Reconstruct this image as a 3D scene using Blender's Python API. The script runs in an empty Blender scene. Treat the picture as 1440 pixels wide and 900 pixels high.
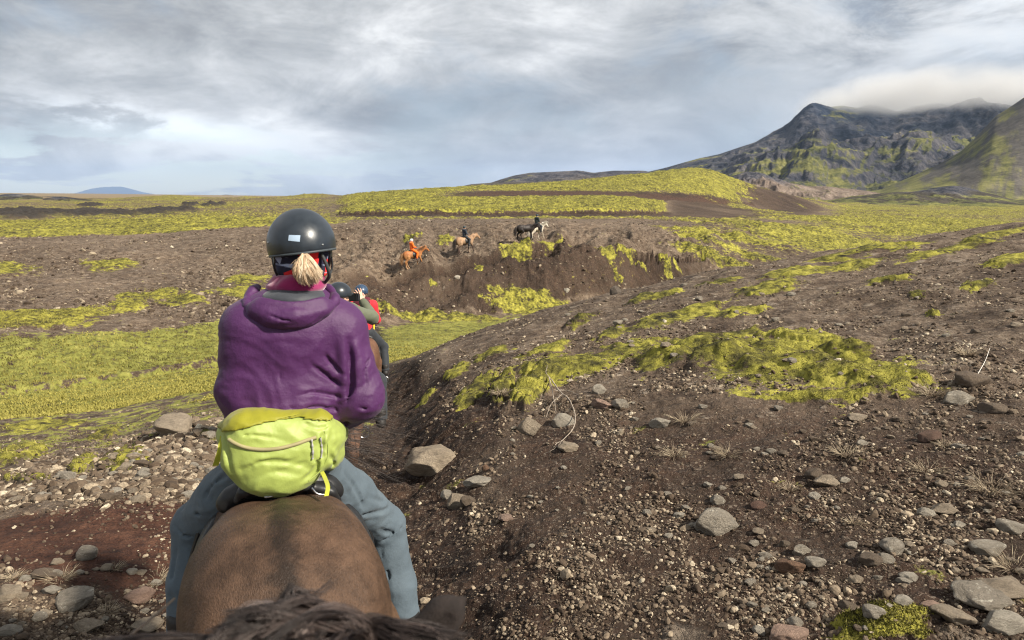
import bpy, bmesh, math, random, time
import numpy as np
from mathutils import Vector, Matrix
T0 = time.time()
rng = np.random.default_rng(7)
random.seed(7)
SC = bpy.context.scene
COL = SC.collection
# ------------------------------------------------------------------ camera
EYE = 2.2
PITCH = math.radians(9.44)
FPX = 1040.0
cd = bpy.data.cameras.new('camera')
cam = bpy.data.objects.new('camera', cd); COL.objects.link(cam)
cam.location = (0, 0, EYE); cam.rotation_euler = (math.pi/2 - PITCH, 0, 0)
cd.sensor_width = 36; cd.lens = 26.0
cd.clip_start = 0.05; cd.clip_end = 90000
cd.dof.use_dof = True; cd.dof.focus_distance = 5.0; cd.dof.aperture_fstop = 5.0
SC.camera = cam
SC.view_settings.view_transform = 'Standard'
SC.view_settings.look = 'None'
SC.view_settings.gamma = 1
SC.view_settings.exposure = 0.78
SC.cycles.use_denoising = True
SC.cycles.filter_width = 1.05
SC.cycles.max_bounces = 6
SC.cycles.diffuse_bounces = 3
SC.cycles.glossy_bounces = 2
SC.cycles.volume_bounces = 1
SC.cycles.transparent_max_bounces = 6
SC.cycles.sample_clamp_indirect = 6
SC.cycles.volume_max_steps = 96

# ------------------------------------------------------------------ node helper
class NT:
    def __init__(s, nt): s.nt = nt
    def n(s, typ, **kw):
        nd = s.nt.nodes.new(typ)
        for k, v in kw.items():
            if k.startswith('_'):
                setattr(nd, k[1:], v); continue
            key = k.replace('_', ' ')
            i = int(k[1:]) if (k[0] == 'i' and k[1:].isdigit()) else key
            sock = nd.inputs[i]
            if isinstance(v, bpy.types.NodeSocket): s.nt.links.new(v, sock)
            else:
                if sock.type == 'RGBA' and hasattr(v, '__len__') and len(v) == 3: v = (*v, 1)
                sock.default_value = v
        return nd
    def math(s, op, a, b=0.0, c=None, clamp=False):
        kw = dict(i0=a, i1=b)
        if c is not None: kw['i2'] = c
        return s.n('ShaderNodeMath', _operation=op, _use_clamp=clamp, **kw).outputs[0]
    def noise(s, vec, scale, detail=4, rough=.55, dist=0.0):
        return s.n('ShaderNodeTexNoise', Vector=vec, Scale=scale, Detail=detail, Roughness=rough, Distortion=dist).outputs[0]
    def ramp(s, fac, stops, interp='LINEAR'):
        nd = s.n('ShaderNodeValToRGB', i0=fac); cr = nd.color_ramp; cr.interpolation = interp
        while len(cr.elements) < len(stops): cr.elements.new(.5)
        for e, (p, c) in zip(cr.elements, stops):
            e.position = p; e.color = (*c, 1) if hasattr(c, '__len__') else (c, c, c, 1)
        return nd.outputs[0]
    def mix(s, f, a, b, mode='MIX'):
        nd = s.nt.nodes.new('ShaderNodeMix'); nd.data_type = 'RGBA'; nd.blend_type = mode
        for sock, v in ((nd.inputs[0], f), (nd.inputs[6], a), (nd.inputs[7], b)):
            if isinstance(v, bpy.types.NodeSocket): s.nt.links.new(v, sock)
            else: sock.default_value = (*v, 1) if hasattr(v, '__len__') and len(v) == 3 else v
        return nd.outputs[2]
    def sstep(s, x, a, b):
        nd = s.nt.nodes.new('ShaderNodeMapRange'); nd.interpolation_type = 'SMOOTHSTEP'
        nd.inputs[1].default_value = a; nd.inputs[2].default_value = b
        if isinstance(x, bpy.types.NodeSocket): s.nt.links.new(x, nd.inputs[0])
        return nd.outputs[0]
    def attr(s, name): return s.n('ShaderNodeAttribute', _attribute_name=name).outputs['Fac']

def new_mat(name):
    m = bpy.data.materials.new(name); m.use_nodes = True
    nt = m.node_tree; nt.nodes.clear()
    g = NT(nt)
    out = nt.nodes.new('ShaderNodeOutputMaterial')
    bs = nt.nodes.new('ShaderNodeBsdfPrincipled')
    nt.links.new(bs.outputs[0], out.inputs[0])
    return m, g, bs, out

def bump(g, bs, h, dist=.01, strength=1.0):
    b = g.n('ShaderNodeBump', Height=h, Distance=dist, Strength=strength)
    g.nt.links.new(b.outputs[0], bs.inputs['Normal'])

def plain(name, col, rough=.7, var=.25, scale=8, metallic=0, bscale=None, bdist=.002, spec=.4, sheen=0):
    m, g, bs, out = new_mat(name)
    tc = g.n('ShaderNodeTexCoord').outputs['Object']
    nz = g.noise(tc, scale, 5, .6)
    a = tuple(c*(1-var) for c in col); b = tuple(min(1, c*(1+var)) for c in col)
    g.nt.links.new(g.ramp(nz, [(.3, a), (.7, b)]), bs.inputs['Base Color'])
    bs.inputs['Roughness'].default_value = rough
    bs.inputs['Metallic'].default_value = metallic
    bs.inputs['Specular IOR Level'].default_value = spec
    if sheen: bs.inputs['Sheen Weight'].default_value = sheen
    if bscale: bump(g, bs, g.noise(tc, bscale, 3, .6), bdist)
    return m

# ------------------------------------------------------------------ world: sky with a broken cloud deck
SUN_EL, SUN_AZ = math.radians(38), math.radians(118)   # azimuth measured clockwise from +Y (north)
W = bpy.data.worlds.new('World'); SC.world = W; W.use_nodes = True
W.node_tree.nodes.clear(); g = NT(W.node_tree)
tc = g.n('ShaderNodeTexCoord').outputs['Generated']
sky = g.n('ShaderNodeTexSky', _sky_type='NISHITA', _sun_disc=False, _sun_elevation=SUN_EL, _sun_rotation=SUN_AZ)
sky.air_density = 1.0; sky.dust_density = .6; sky.ozone_density = 1.5
bg_sky = g.n('ShaderNodeBackground', Color=sky.outputs[0], Strength=.11)
sep = g.n('ShaderNodeSeparateXYZ', i0=tc)
dx, dy, dz = sep.outputs
zz = g.math('ADD', g.math('MAXIMUM', dz, 0.0), .26)
px_ = g.math('DIVIDE', dx, zz); py_ = g.math('DIVIDE', dy, zz)
pl = g.n('ShaderNodeCombineXYZ', i0=px_, i1=py_, i2=0.0).outputs[0]
n_big = g.noise(pl, .85, 8, .56, .15)
n_mid = g.noise(g.n('ShaderNodeVectorMath', _operation='MULTIPLY', i0=tc, i1=(1.0, 1.0, 2.0)).outputs[0], 2.9, 8, .60, .2)
n_fine = g.noise(g.n('ShaderNodeVectorMath', _operation='MULTIPLY', i0=tc, i1=(1.0, 1.0, 2.4)).outputs[0], 6.0, 8, .66, .5)
lum = g.math('ADD', g.math('MULTIPLY', n_big, .46), g.math('ADD', g.math('MULTIPLY', n_mid, .30), g.math('MULTIPLY', n_fine, .30)))
cl_col = g.ramp(lum, [(.43, (.178, .180, .183)), (.485, (.270, .274, .277)), (.53, (.375, .380, .380)), (.57, (.50, .502, .50)), (.63, (.76, .76, .75))])
# brighter deck towards the sun side (right), soft dark belly next to it
az = g.math('ARCTAN2', dx, dy)
def gauss(c, w, ec, ew):
    a = g.math('DIVIDE', g.math('SUBTRACT', az, c), w); b = g.math('DIVIDE', g.math('SUBTRACT', dz, ec), ew)
    r2 = g.math('ADD', g.math('MULTIPLY', a, a), g.math('MULTIPLY', b, b))
    return g.math('POWER', 2.718, g.math('MULTIPLY', r2, -1.0))
glow = gauss(.60, .30, .23, .15)
cl_col = g.mix(g.math('MULTIPLY', glow, g.sstep(n_fine, .25, .62)), cl_col, (.70, .70, .69))
belly = gauss(.27, .12, .12, .06)
cl_col = g.mix(g.math('MULTIPLY', belly, .55), cl_col, (.30, .325, .34))
# long white streak low on the left, pale lumps above the horizon
wob = g.math('MULTIPLY', g.math('SUBTRACT', g.noise(tc, 6, 5, .6), .5), .06)
st = g.math('DIVIDE', g.math('ADD', g.math('SUBTRACT', dz, .081), g.math('ADD', wob, g.math('MULTIPLY', g.math('ADD', az, .42), .13))), .013)
st = g.math('MULTIPLY', g.math('POWER', 2.718, g.math('MULTIPLY', g.math('MULTIPLY', st, st), -1.0)), g.sstep(n_fine, .38, .50))
ste = g.math('DIVIDE', g.math('ADD', az, .43), .13)
ste = g.math('POWER', 2.718, g.math('MULTIPLY', g.math('POWER', g.math('ABSOLUTE', ste), 4.0), -1.0))
cl_col = g.mix(g.math('MULTIPLY', g.math('MULTIPLY', st, ste), .95, clamp=True), cl_col, (.90, .93, .95))
bg_cl = g.n('ShaderNodeBackground', Color=cl_col, Strength=.88)
# the deck opens into blue near the horizon, mostly on the left
lowl = g.sstep(dz, .105, .0)
leftw = g.sstep(az, .12, -.40)
gapn = g.noise(g.n('ShaderNodeVectorMath', _operation='MULTIPLY', i0=tc, i1=(3.0, 3.0, 17.0)).outputs[0], 1.6, 6, .6, .2)
gap = g.math('MULTIPLY', g.math('MULTIPLY', lowl, leftw), g.sstep(gapn, .42, .50), clamp=True)
gap2 = g.math('MULTIPLY', g.sstep(n_mid, .50, .34), .22)
gap = g.math('MAXIMUM', gap, gap2, clamp=True)
mx = g.n('ShaderNodeMixShader', i0=gap, i1=bg_cl.outputs[0], i2=bg_sky.outputs[0])
wo = g.n('ShaderNodeOutputWorld', Surface=mx.outputs[0])
W.cycles.sampling_method = 'MANUAL'; W.cycles.sample_map_resolution = 512

# ------------------------------------------------------------------ sun
sd = bpy.data.lights.new('sun', 'SUN'); sd.energy = 5.0; sd.angle = math.radians(3.0); sd.color = (1, .92, .79)
sun = bpy.data.objects.new('sun', sd); COL.objects.link(sun)
to_sun = Vector((math.sin(SUN_AZ)*math.cos(SUN_EL), math.cos(SUN_AZ)*math.cos(SUN_EL), math.sin(SUN_EL)))
sun.rotation_euler = to_sun.to_track_quat('Z', 'Y').to_euler(); sun.location = (20, -20, 40)

# ------------------------------------------------------------------ tags and meshes
def tag(o, label=None, cat=None, group=None, kind=None):
    if label: o['label'] = label
    if cat: o['category'] = cat
    if group: o['group'] = group
    if kind: o['kind'] = kind
    return o
def mesh_np(name, V, Fc, mats, smooth=True, attrs=None, mat_idx=None):
    V = np.asarray(V, np.float32); Fc = np.asarray(Fc, np.int32)
    me = bpy.data.meshes.new(name)
    n, k = Fc.shape
    me.vertices.add(len(V)); me.vertices.foreach_set('co', V.ravel())
    me.loops.add(n*k); me.loops.foreach_set('vertex_index', Fc.ravel())
    me.polygons.add(n); me.polygons.foreach_set('loop_start', np.arange(0, n*k, k, dtype=np.int32))
    try: me.polygons.foreach_set('loop_total', np.full(n, k, np.int32))
    except Exception: pass
    me.polygons.foreach_set('use_smooth', np.full(n, smooth, bool))
    if mat_idx is not None: me.polygons.foreach_set('material_index', mat_idx.astype(np.int32))
    if attrs:
        for an, av in attrs.items():
            a = me.attributes.new(an, 'FLOAT', 'POINT'); a.data.foreach_set('value', np.asarray(av, np.float32).ravel())
    for m in (mats if isinstance(mats, (list, tuple)) else [mats]): me.materials.append(m)
    me.update(calc_edges=True)
    return me
def link(name, me, parent=None, loc=None, rz=0.0):
    o = bpy.data.objects.new(name, me); COL.objects.link(o)
    if parent is not None: o.parent = parent
    if loc is not None: o.location = loc
    if rz: o.rotation_euler = (0, 0, rz)
    return o

# ------------------------------------------------------------------ noise (numpy)
_p = np.random.default_rng(11).permutation(256); PERM = np.concatenate([_p, _p, _p]).astype(np.int32)
_a = np.random.default_rng(12).uniform(0, 2*np.pi, 256); GX, GY = np.cos(_a).astype(np.float32), np.sin(_a).astype(np.float32)
_g3 = np.random.default_rng(13).normal(size=(256, 3)); _g3 /= np.linalg.norm(_g3, axis=1)[:, None]; G3 = _g3.astype(np.float32)
def perlin(x, y, seed=0):
    x = np.asarray(x, np.float64) + seed*17.31; y = np.asarray(y, np.float64) + seed*7.77
    xi = np.floor(x); yi = np.floor(y); fx = (x-xi).astype(np.float32); fy = (y-yi).astype(np.float32)
    xi = xi.astype(np.int64) & 255; yi = yi.astype(np.int64) & 255
    u = fx*fx*fx*(fx*(fx*6-15)+10); v = fy*fy*fy*(fy*(fy*6-15)+10)
    A = PERM[xi] + yi; B = PERM[xi+1] + yi
    h00, h01, h10, h11 = PERM[A], PERM[A+1], PERM[B], PERM[B+1]
    n00 = GX[h00]*fx + GY[h00]*fy; n10 = GX[h10]*(fx-1) + GY[h10]*fy
    n01 = GX[h01]*fx + GY[h01]*(fy-1); n11 = GX[h11]*(fx-1) + GY[h11]*(fy-1)
    a = n00 + u*(n10-n00); b = n01 + u*(n11-n01)
    return (a + v*(b-a))*1.5
def fbm(x, y, oct=4, seed=0, gain=.5, lac=2.03):
    s = 0; a = 1
    for i in range(oct):
        s = s + a*perlin(x, y, seed+i*3); x = x*lac; y = y*lac; a *= gain
    return s
def ridged(x, y, oct=4, seed=0, gain=.5):
    s = 0; a = 1
    for i in range(oct):
        s = s + a*(1-2*np.abs(perlin(x, y, seed+i*3))); x = x*2.07; y = y*2.07; a *= gain
    return s
def perlin3(x, y, z, seed=0):
    x = x + seed*3.1; y = y + seed*5.3; z = z + seed*1.7
    xi = np.floor(x).astype(np.int32); yi = np.floor(y).astype(np.int32); zi = np.floor(z).astype(np.int32)
    fx = x-xi; fy = y-yi; fz = z-zi; xi &= 255; yi &= 255; zi &= 255
    u = fx*fx*(3-2*fx); v = fy*fy*(3-2*fy); w = fz*fz*(3-2*fz)
    A = PERM[xi]+yi; B = PERM[xi+1]+yi
    AA, AB, BA, BB = PERM[A]+zi, PERM[A+1]+zi, PERM[B]+zi, PERM[B+1]+zi
    def gr(h, a, b, c): q = G3[h]; return q[..., 0]*a + q[..., 1]*b + q[..., 2]*c
    l = lambda t, a, b: a + t*(b-a)
    return l(w, l(v, l(u, gr(PERM[AA], fx, fy, fz), gr(PERM[BA], fx-1, fy, fz)), l(u, gr(PERM[AB], fx, fy-1, fz), gr(PERM[BB], fx-1, fy-1, fz))),
                l(v, l(u, gr(PERM[AA+1], fx, fy, fz-1), gr(PERM[BA+1], fx-1, fy, fz-1)), l(u, gr(PERM[AB+1], fx, fy-1, fz-1), gr(PERM[BB+1], fx-1, fy-1, fz-1))))*1.6
def ss(x, a, b):
    t = np.clip((x-a)/(b-a), 0, 1); return t*t*(3-2*t)

# ------------------------------------------------------------------ projection helpers
CP, SP = math.cos(PITCH), math.sin(PITCH)
def slope(py):   # fall per metre of Y for a picture row
    return -math.tan(math.atan((450-py)/FPX) - PITCH)
def ray(px, py):
    u = (px-720)/FPX; v = (450-py)/FPX
    return np.array([u/(CP+v*SP), 1.0, -slope(py)])
def Pt(px, py, Y):
    d = ray(px, py); return np.array([d[0]*Y, Y, EYE + d[2]*Y])
# ------------------------------------------------------------------ terrain: control lines -> heightfield on a polar sheet
CX = [0, 150, 300, 450, 560, 700, 850, 1000, 1200, 1440]
def row(mode, py, val, cx=CX):
    """mode 'z': val = ground height; mode 'Y': val = distance. Returns azimuth, log r, z."""
    A = []
    py = py if hasattr(py, '__len__') else [py]*len(cx)
    val = val if hasattr(val, '__len__') else [val]*len(cx)
    for x, y, v in zip(cx, py, val):
        Y = (EYE - v)/slope(y) if mode == 'z' else v
        p = Pt(x, y, Y); A.append((math.atan2(p[0], p[1]), math.log(math.hypot(p[0], p[1])), p[2]))
    return np.array(A)
R = []
R.append(row('z', 1400, [0, 0, 0, 0, 0, .0, .03, .06, .1, .13]))
R.append(row('z', 900, [0, -.02, -.05, -.05, -.05, 0, .05, .1, .17, .235]))
R.append(row('z', [730, 720, 700, 700, 700, 700, 700, 700, 700, 700], [-.22, -.17, -.15, -.17, -.17, -.06, .06, .14, .24, .36]))
R.append(row('z', [650, 640, 600, 600, 600, 600, 600, 600, 600, 600], [-1.0, -.95, -.62, -.5, -.4, -.05, .08, .2, .33, .46]))
R.append(row('z', [628, 618, 586, 575, 560, 520, 500, 470, 450, 430], [-1.6, -1.5, -.85, -.95, -.55, -.12, .12, .3, .52, .82]))
R.append(row('z', [608, 598, 572, 545, 525, 462, 420, 387, 350, 311], [-2.2, -2.2, -1.9, -1.9, -.69, -.27, .1, .5, 1.0, 1.6]))
R.append(row('z', [575, 560, 535, 505, 480, 492, 470, 440, 420, 400], [-3.4, -3.4, -3.3, -3.5, -4.6, -5.0, -4.9, -4.2, -2.6, -1.3]))
R.append(row('z', [547, 530, 507, 480, 457, 444, 424, 402, 380, 350], [-4.2, -4.3, -4.4, -4.9, -5.6, -5.9, -5.8, -5.2, -3.5, -2.0]))
R.append(row('z', [462, 462, 450, 430, 420, 410, 396, 385, 365, 340], [-3.4, -3.6, -3.7, -4.1, -4.9, -4.6, -4.4, -4.4, -3.6, -2.6]))
cx9 = [0, 150, 300, 450, 560, 655, 745, 850, 925, 1000, 1200, 1440]
R.append(row('z', [400, 395, 390, 385, 381, 360, 344, 346, 350, 358, 352, 330], [-2.95, -3.05, -3.2, -3.2, -3.3, -2.35, -1.75, -1.8, -2.1, -3.0, -3.4, -3.0], cx9))
cx10 = [0, 150, 300, 450, 600, 750, 850, 940, 1010, 1080, 1160, 1250, 1440]
R.append(row('Y', [335, 332, 322, 315, 313, 312, 313, 317, 319, 316, 319, 325, 315], [68, 70, 72, 74, 76, 78, 80, 83, 88, 95, 105, 125, 160], cx10))
R.append(row('Y', [312, 311, 309, 307, 306, 306, 305, 305, 308, 306, 305, 305, 301], [100, 100, 100, 95, 96, 98, 100, 108, 120, 130, 150, 180, 230], cx10))
cx12 = [0, 300, 440, 500, 600, 750, 850, 925, 945, 1000, 1200, 1440]
R.append(row('Y', [305, 303, 303, 297.5, 296, 296, 295, 296, 303, 300, 300, 298], [125, 125, 112, 99, 101, 103, 105, 112, 125, 135, 200, 260], cx12))
R.append(row('Y', [295, 290, 288, 283, 279, 276, 276, 281, 288, 290, 297, 295], [175, 180, 160, 145, 140, 145, 150, 152, 155, 165, 240, 320], cx12))
cx14 = [0, 300, 450, 520, 600, 700, 800, 900, 950, 985, 1010, 1045, 1100, 1160, 1250, 1440]
R.append(row('Y', [285, 282, 279, 272, 267, 262, 257, 248, 240, 235, 243, 259, 272, 286, 294, 292], [350, 350, 260, 225, 222, 225, 230, 233, 235, 236, 237, 240, 245, 260, 350, 450], cx14))
R.append(row('z', 281, [-1.0, -1, -1, -1, -1.5, -2.5, -3, -3, -3, -3]))
R[-1][:, 1] = math.log(800)
def flat(r, z): a = R[-1].copy(); a[:, 0] = np.radians(np.linspace(-38, 38, len(a))); a[:, 1] = math.log(r); a[:, 2] = z; return a
R.append(flat(2600, [6, 5, 2, 0, 0, 0, 0, 0, 0, 0]))
R.append(flat(9000, [42, 36, 20, 8, 0, 0, 0, 0, 0, 0]))
R.append(flat(34000, [60, 50, 20, 0, 0, 0, 0, 0, 0, 0]))
NK = len(R)
def knots(az):
    az = np.atleast_1d(az); L = np.zeros((NK, len(az))); Z = np.zeros((NK, len(az)))
    w = ss(np.abs(az), math.radians(60), math.radians(130))
    for k, a in enumerate(R):
        # smooth in azimuth: average of a few shifted linear lookups
        l = z = 0; m = 0
        for d, ww in ((-.03, .6), (-.015, 1), (0, 1.4), (.015, 1), (.03, .6)):
            l = l + ww*np.interp(az+d, a[:, 0], a[:, 1]); z = z + ww*np.interp(az+d, a[:, 0], a[:, 2]); m += ww
        l /= m; z /= m
        L[k] = l*(1-w) + w*a[:, 1].mean(); Z[k] = z*(1-w) + w*a[:, 2].mean()
    return L, Z
def hermite(lr, L, Z):
    """monotone cubic through (L, Z) for one column; also returns layer coordinate"""
    h = np.diff(L); d = np.diff(Z)/h
    m = np.zeros(len(L)); m[1:-1] = np.where(d[:-1]*d[1:] > 0, 2*d[:-1]*d[1:]/(d[:-1]+d[1:]+1e-12), 0); m[0] = d[0]; m[-1] = d[-1]
    # allow gentle roll-over where the sign changes instead of a kink
    i = np.clip(np.searchsorted(L, lr)-1, 0, len(L)-2); t = np.clip((lr-L[i])/h[i], 0, 1)
    t2 = t*t; t3 = t2*t
    return (2*t3-3*t2+1)*Z[i] + (t3-2*t2+t)*h[i]*m[i] + (-2*t3+3*t2)*Z[i+1] + (t3-t2)*h[i]*m[i+1], i+t

# columns and rows of the sheet
azd = np.radians(44)
dense = np.linspace(-azd, azd, 1230)
coarse = np.linspace(azd, 2*np.pi-azd, 90)[1:-1]
AZ = np.concatenate([dense, coarse]); NA = len(AZ)
rr = [.35]
while rr[-1] < 34000:
    r = rr[-1]
    dr = max(min(r*r/2288*.95, .0046*r if r < 330 else .012*r), .011)
    if r > 1200: dr = .03*r
    rr.append(r+dr)
RR = np.array(rr); NR = len(RR); LR = np.log(RR)
Lk, Zk = knots(np.where(AZ > np.pi, AZ-2*np.pi, AZ))
BZ = np.zeros((NR, NA)); LS = np.zeros((NR, NA))
for j in range(NA):
    BZ[:, j], LS[:, j] = hermite(LR, Lk[:, j], Zk[:, j])
GXX = RR[:, None]*np.sin(AZ)[None]; GYY = RR[:, None]*np.cos(AZ)[None]
AZs = np.where(AZ > np.pi, AZ-2*np.pi, AZ)[None] + 0*GXX
PXA = 720 + 1040*np.tan(np.clip(AZs, -1.3, 1.3))       # azimuth expressed as a column number
RG = RR[:, None] + 0*GXX

# trail: sunken path
TR = np.array([(0, -2.5), (-.1, 0), (-.45, 1.4), (-.8, 2.5), (-1.3, 4.6), (-1.75, 7), (-2.0, 8.6), (-2.6, 12.4), (-3.6, 17), (-4.6, 22)])
def dist_poly(x, y, P):
    best = np.full(x.shape, 1e9); side = np.zeros(x.shape)
    for (x0, y0), (x1, y1) in zip(P[:-1], P[1:]):
        ex, ey = x1-x0, y1-y0; t = np.clip(((x-x0)*ex+(y-y0)*ey)/(ex*ex+ey*ey), 0, 1)
        qx, qy = x-(x0+t*ex), y-(y0+t*ey); d = np.hypot(qx, qy); s = (ex*(y-y0)-ey*(x-x0))
        m = d < best; best = np.where(m, d, best); side = np.where(m, np.where(s > 0, -1, 1), side)
    return best, side
def base_at(px, py):
    """ray through a picture point -> point on the bare ground"""
    d = ray(px, py); a = math.atan2(d[0], 1.0); j = int(np.clip(np.searchsorted(dense, a), 0, len(dense)-1))
    Y = RR*math.cos(a); zr = EYE + d[2]*Y; under = zr < BZ[:, j]
    under[:20] = False
    k = int(np.argmax(under)) if under.any() else NR-1
    k = max(k, 1); f = np.clip((zr[k-1]-BZ[k-1, j])/((zr[k-1]-BZ[k-1, j])+(BZ[k, j]-zr[k])+1e-9), 0, 1)
    r = RR[k-1] + f*(RR[k]-RR[k-1])
    return r*math.sin(a), r*math.cos(a)
def ellipses(lst, vmax=4):
    """list of (px, py, half width, half height[, tilt deg]) -> world ellipses summed into a 0..1 field"""
    out = np.zeros(GXX.shape, np.float32)
    for e in lst:
        px, py, w, h = e[:4]; tl = math.tan(math.radians(e[4])) if len(e) > 4 else 0
        cx, cy = base_at(px, py); ax, ay = base_at(px-w, py+w*tl); bx, by = base_at(px+w, py-w*tl)
        fx, fy = base_at(px, py-h); nx, ny = base_at(px, py+h)
        u = np.array([(bx-ax)/2, (by-ay)/2]); v = np.array([(fx-nx)/2, (fy-ny)/2])
        rc_ = math.hypot(cx, cy); lu = np.hypot(*u)
        if rc_ > 25:
            fd_ = np.array([cx, cy])/rc_; lv = min(np.hypot(*v), (.30 if rc_ > 90 else (.045 if px < 450 else .020))*rc_); u = np.array([fd_[1], -fd_[0]])*w/FPX*rc_; v = fd_*lv+u*tl*.5
        if np.hypot(*v) > vmax*np.hypot(*u): v *= vmax*np.hypot(*u)/np.hypot(*v)
        if np.hypot(*u) > 8*np.hypot(*v)+.5: u *= (8*np.hypot(*v)+.5)/np.hypot(*u)
        D = u[0]*v[1]-u[1]*v[0]
        if abs(D) < 1e-9: continue
        R0 = 2.2*max(np.hypot(*u), np.hypot(*v))
        rc = math.hypot(cx, cy); i0, i1 = np.searchsorted(RR, [max(rc-R0, .3), rc+R0]); 
        if i1 <= i0: continue
        sx = GXX[i0:i1]-cx; sy = GYY[i0:i1]-cy
        p = (sx*v[1]-sy*v[0])/D; q = (u[0]*sy-u[1]*sx)/D
        q2 = p*p+q*q; act = q2 < 5.5
        if not act.any(): continue
        pa, qa = p[act], q[act]; sd = int(abs(px)*3+abs(py)) % 97
        wn = .30*fbm(pa*1.3, qa*1.3, 4, sd, .6)
        blk = out[i0:i1]; blk[act] = np.maximum(blk[act], np.clip(1.26-.80*np.sqrt(q2[act])+wn, 0, 1))
    return out
# ------------------------------------------------------------------ region fields (world anchored, stored per vertex)
NEAR_MOSS = [(1080, 508, 150, 34, -4), (1215, 532, 90, 26, -6), (960, 500, 70, 24, 8), (890, 492, 50, 14, 8), (800, 515, 70, 18, 12), (745, 548, 34, 24, 30),
             (708, 545, 26, 22, 35), (668, 548, 30, 16, 35), (1120, 480, 60, 12), (930, 452, 48, 11, 14), (985, 435, 40, 7, 10), (860, 470, 26, 8, 20), (1035, 440, 45, 8, 8),
             (690, 498, 28, 7, 15), (645, 520, 22, 9, 25), (600, 545, 14, 8, 25), (1080, 405, 46, 9, 10), (1060, 412, 24, 6), (1120, 382, 50, 7, 8), (1180, 375, 60, 6, 8), (1250, 392, 34, 6, 4),
             (1374, 402, 26, 7, 10), (1313, 441, 12, 7), (1420, 366, 40, 8, 10), (1330, 352, 70, 7, 12), (1400, 330, 50, 6, 12), (1010, 398, 30, 5, 12), (940, 412, 24, 5, 15), (900, 420, 22, 4, 15),
             (1240, 885, 80, 22), (770, 492, 40, 9, 20), (1150, 560, 80, 8), (1290, 418, 14, 4), (1020, 470, 60, 8, 6), (820, 450, 22, 5, 18), (1240, 350, 60, 5, 8), (1180, 362, 40, 4, 8)]
LEFT_MOSS = [(185, 650, 42, 14, 10), (120, 655, 22, 14, 20), (40, 680, 30, 6), (210, 556, 20, 7, 10), (60, 600, 60, 7, 5), (150, 612, 25, 6, 20), (290, 612, 16, 6), (30, 640, 40, 9, 8), (190, 640, 18, 8)]
BANK_MOSS = [(155, 372, 32, 14), (10, 380, 30, 22), (215, 415, 45, 26), (260, 425, 30, 16), (60, 450, 70, 26), (110, 440, 40, 14), (330, 410, 40, 10), (30, 445, 60, 20), (180, 430, 20, 10), (350, 395, 30, 10),
             (490, 430, 14, 8), (520, 425, 20, 4), (720, 352, 20, 7, 20), (735, 347, 14, 6), (770, 343, 16, 5), (855, 352, 14, 9, -30), (790, 340, 20, 4), (935, 360, 10, 12, -60), (950, 372, 12, 6, -30),
             (580, 336, 14, 4), (626, 337, 12, 4), (673, 374, 6, 4), (840, 428, 40, 12), (820, 425, 26, 8), (770, 432, 60, 7), (640, 447, 60, 5), (560, 442, 70, 6), (730, 436, 40, 6), (900, 365, 12, 5), (880, 350, 14, 5), (610, 395, 6, 3), (690, 405, 6, 3), (870, 395, 8, 5)]
VALLEY_MOSS = [(1050, 338, 120, 26), (1000, 360, 60, 16), (1150, 335, 120, 18), (1250, 322, 140, 12), (970, 330, 30, 10), (1060, 360, 90, 14), (1350, 315, 120, 10), (1100, 320, 150, 5)]
f_moss = ellipses(NEAR_MOSS, 1.6)
f_lmoss = ellipses(LEFT_MOSS)
f_bmoss = ellipses(BANK_MOSS, 2.6)*(LS > 6.6)
f_vmoss = ellipses(VALLEY_MOSS, 1.4)*(LS > 7.4)*(LS < 11.2)
X_, Y_ = GXX, GYY
d_tr, side = dist_poly(X_, Y_, TR)
wr = perlin(X_*.45, Y_*.45, 3); wr2 = fbm(X_*1.7, Y_*1.7, 3, 9)
pcol = PXA; near = LS < 5.6
b = lambda s, a, c, w=.12: ss(s, a-w, a+w)*(1-ss(s, c-w, c+w))
lsn = LS + .10*perlin(X_*.13, Y_*.13, 5) + .05*perlin(X_*.6, Y_*.6, 6)
# moss everywhere
moss = np.maximum.reduce([f_moss*near, f_lmoss*(LS < 5.6)*(LS > 1.5), f_bmoss, f_vmoss]).astype(np.float32)
left = 1-ss(pcol, 430, 560)
mound = ss(pcol, 430, 520)*(1-ss(pcol, 925, 945)+ss(LS, 13.05, 13.2)*ss(pcol, 900, 930)*(1-ss(pcol, 1030-30*wr, 1060-30*wr)))
moss = np.maximum(moss, .72*b(lsn, 10.0, 11.05, .05)*left)
moss = np.maximum(moss, .62*b(LS+.03*wr, 10.62, 10.95, .06)*ss(pcol, 380, 480)*(1-ss(pcol, 1020, 1120)))
moss = np.maximum(moss, .85*np.clip(mound, 0, 1)*b(LS+.02*wr, 11.93, 14.1, .05)*(1-.9*b(LS+.03*wr, 12.98, 13.3, .08)*ss(pcol, 560, 700)))
moss = np.maximum(moss, .60*ss(pcol, 1120, 1200)*b(lsn, 10.2, 15.0, .3))
moss = np.maximum(moss, (.50+.10*wr)*ss(pcol, 1010, 1080)*b(lsn, 10.4, 15.0, .3)*(ss(fbm(X_*.02, Y_*.02, 3, 77), -.1, .25)))
moss = np.maximum(moss, .58*ss(pcol, 925, 1000)*(1-ss(pcol, 1150, 1250))*b(lsn, 11.2, 14.4, .3)*ss(fbm(X_*.045, Y_*.03, 4, 78), .02, .5))
moss = np.maximum(moss, (.50+.10*perlin(X_*.02, Y_*.02, 8))*left*b(lsn, 11.0, 14.6, .2))
moss = np.maximum(moss, .47*ss(pcol, 960, 1000)*b(lsn, 8.6, 10.3, .3))
soil_near = .52*(1-ss(LS, 2.6, 4.2))*ss(pcol, 560, 760)
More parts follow.
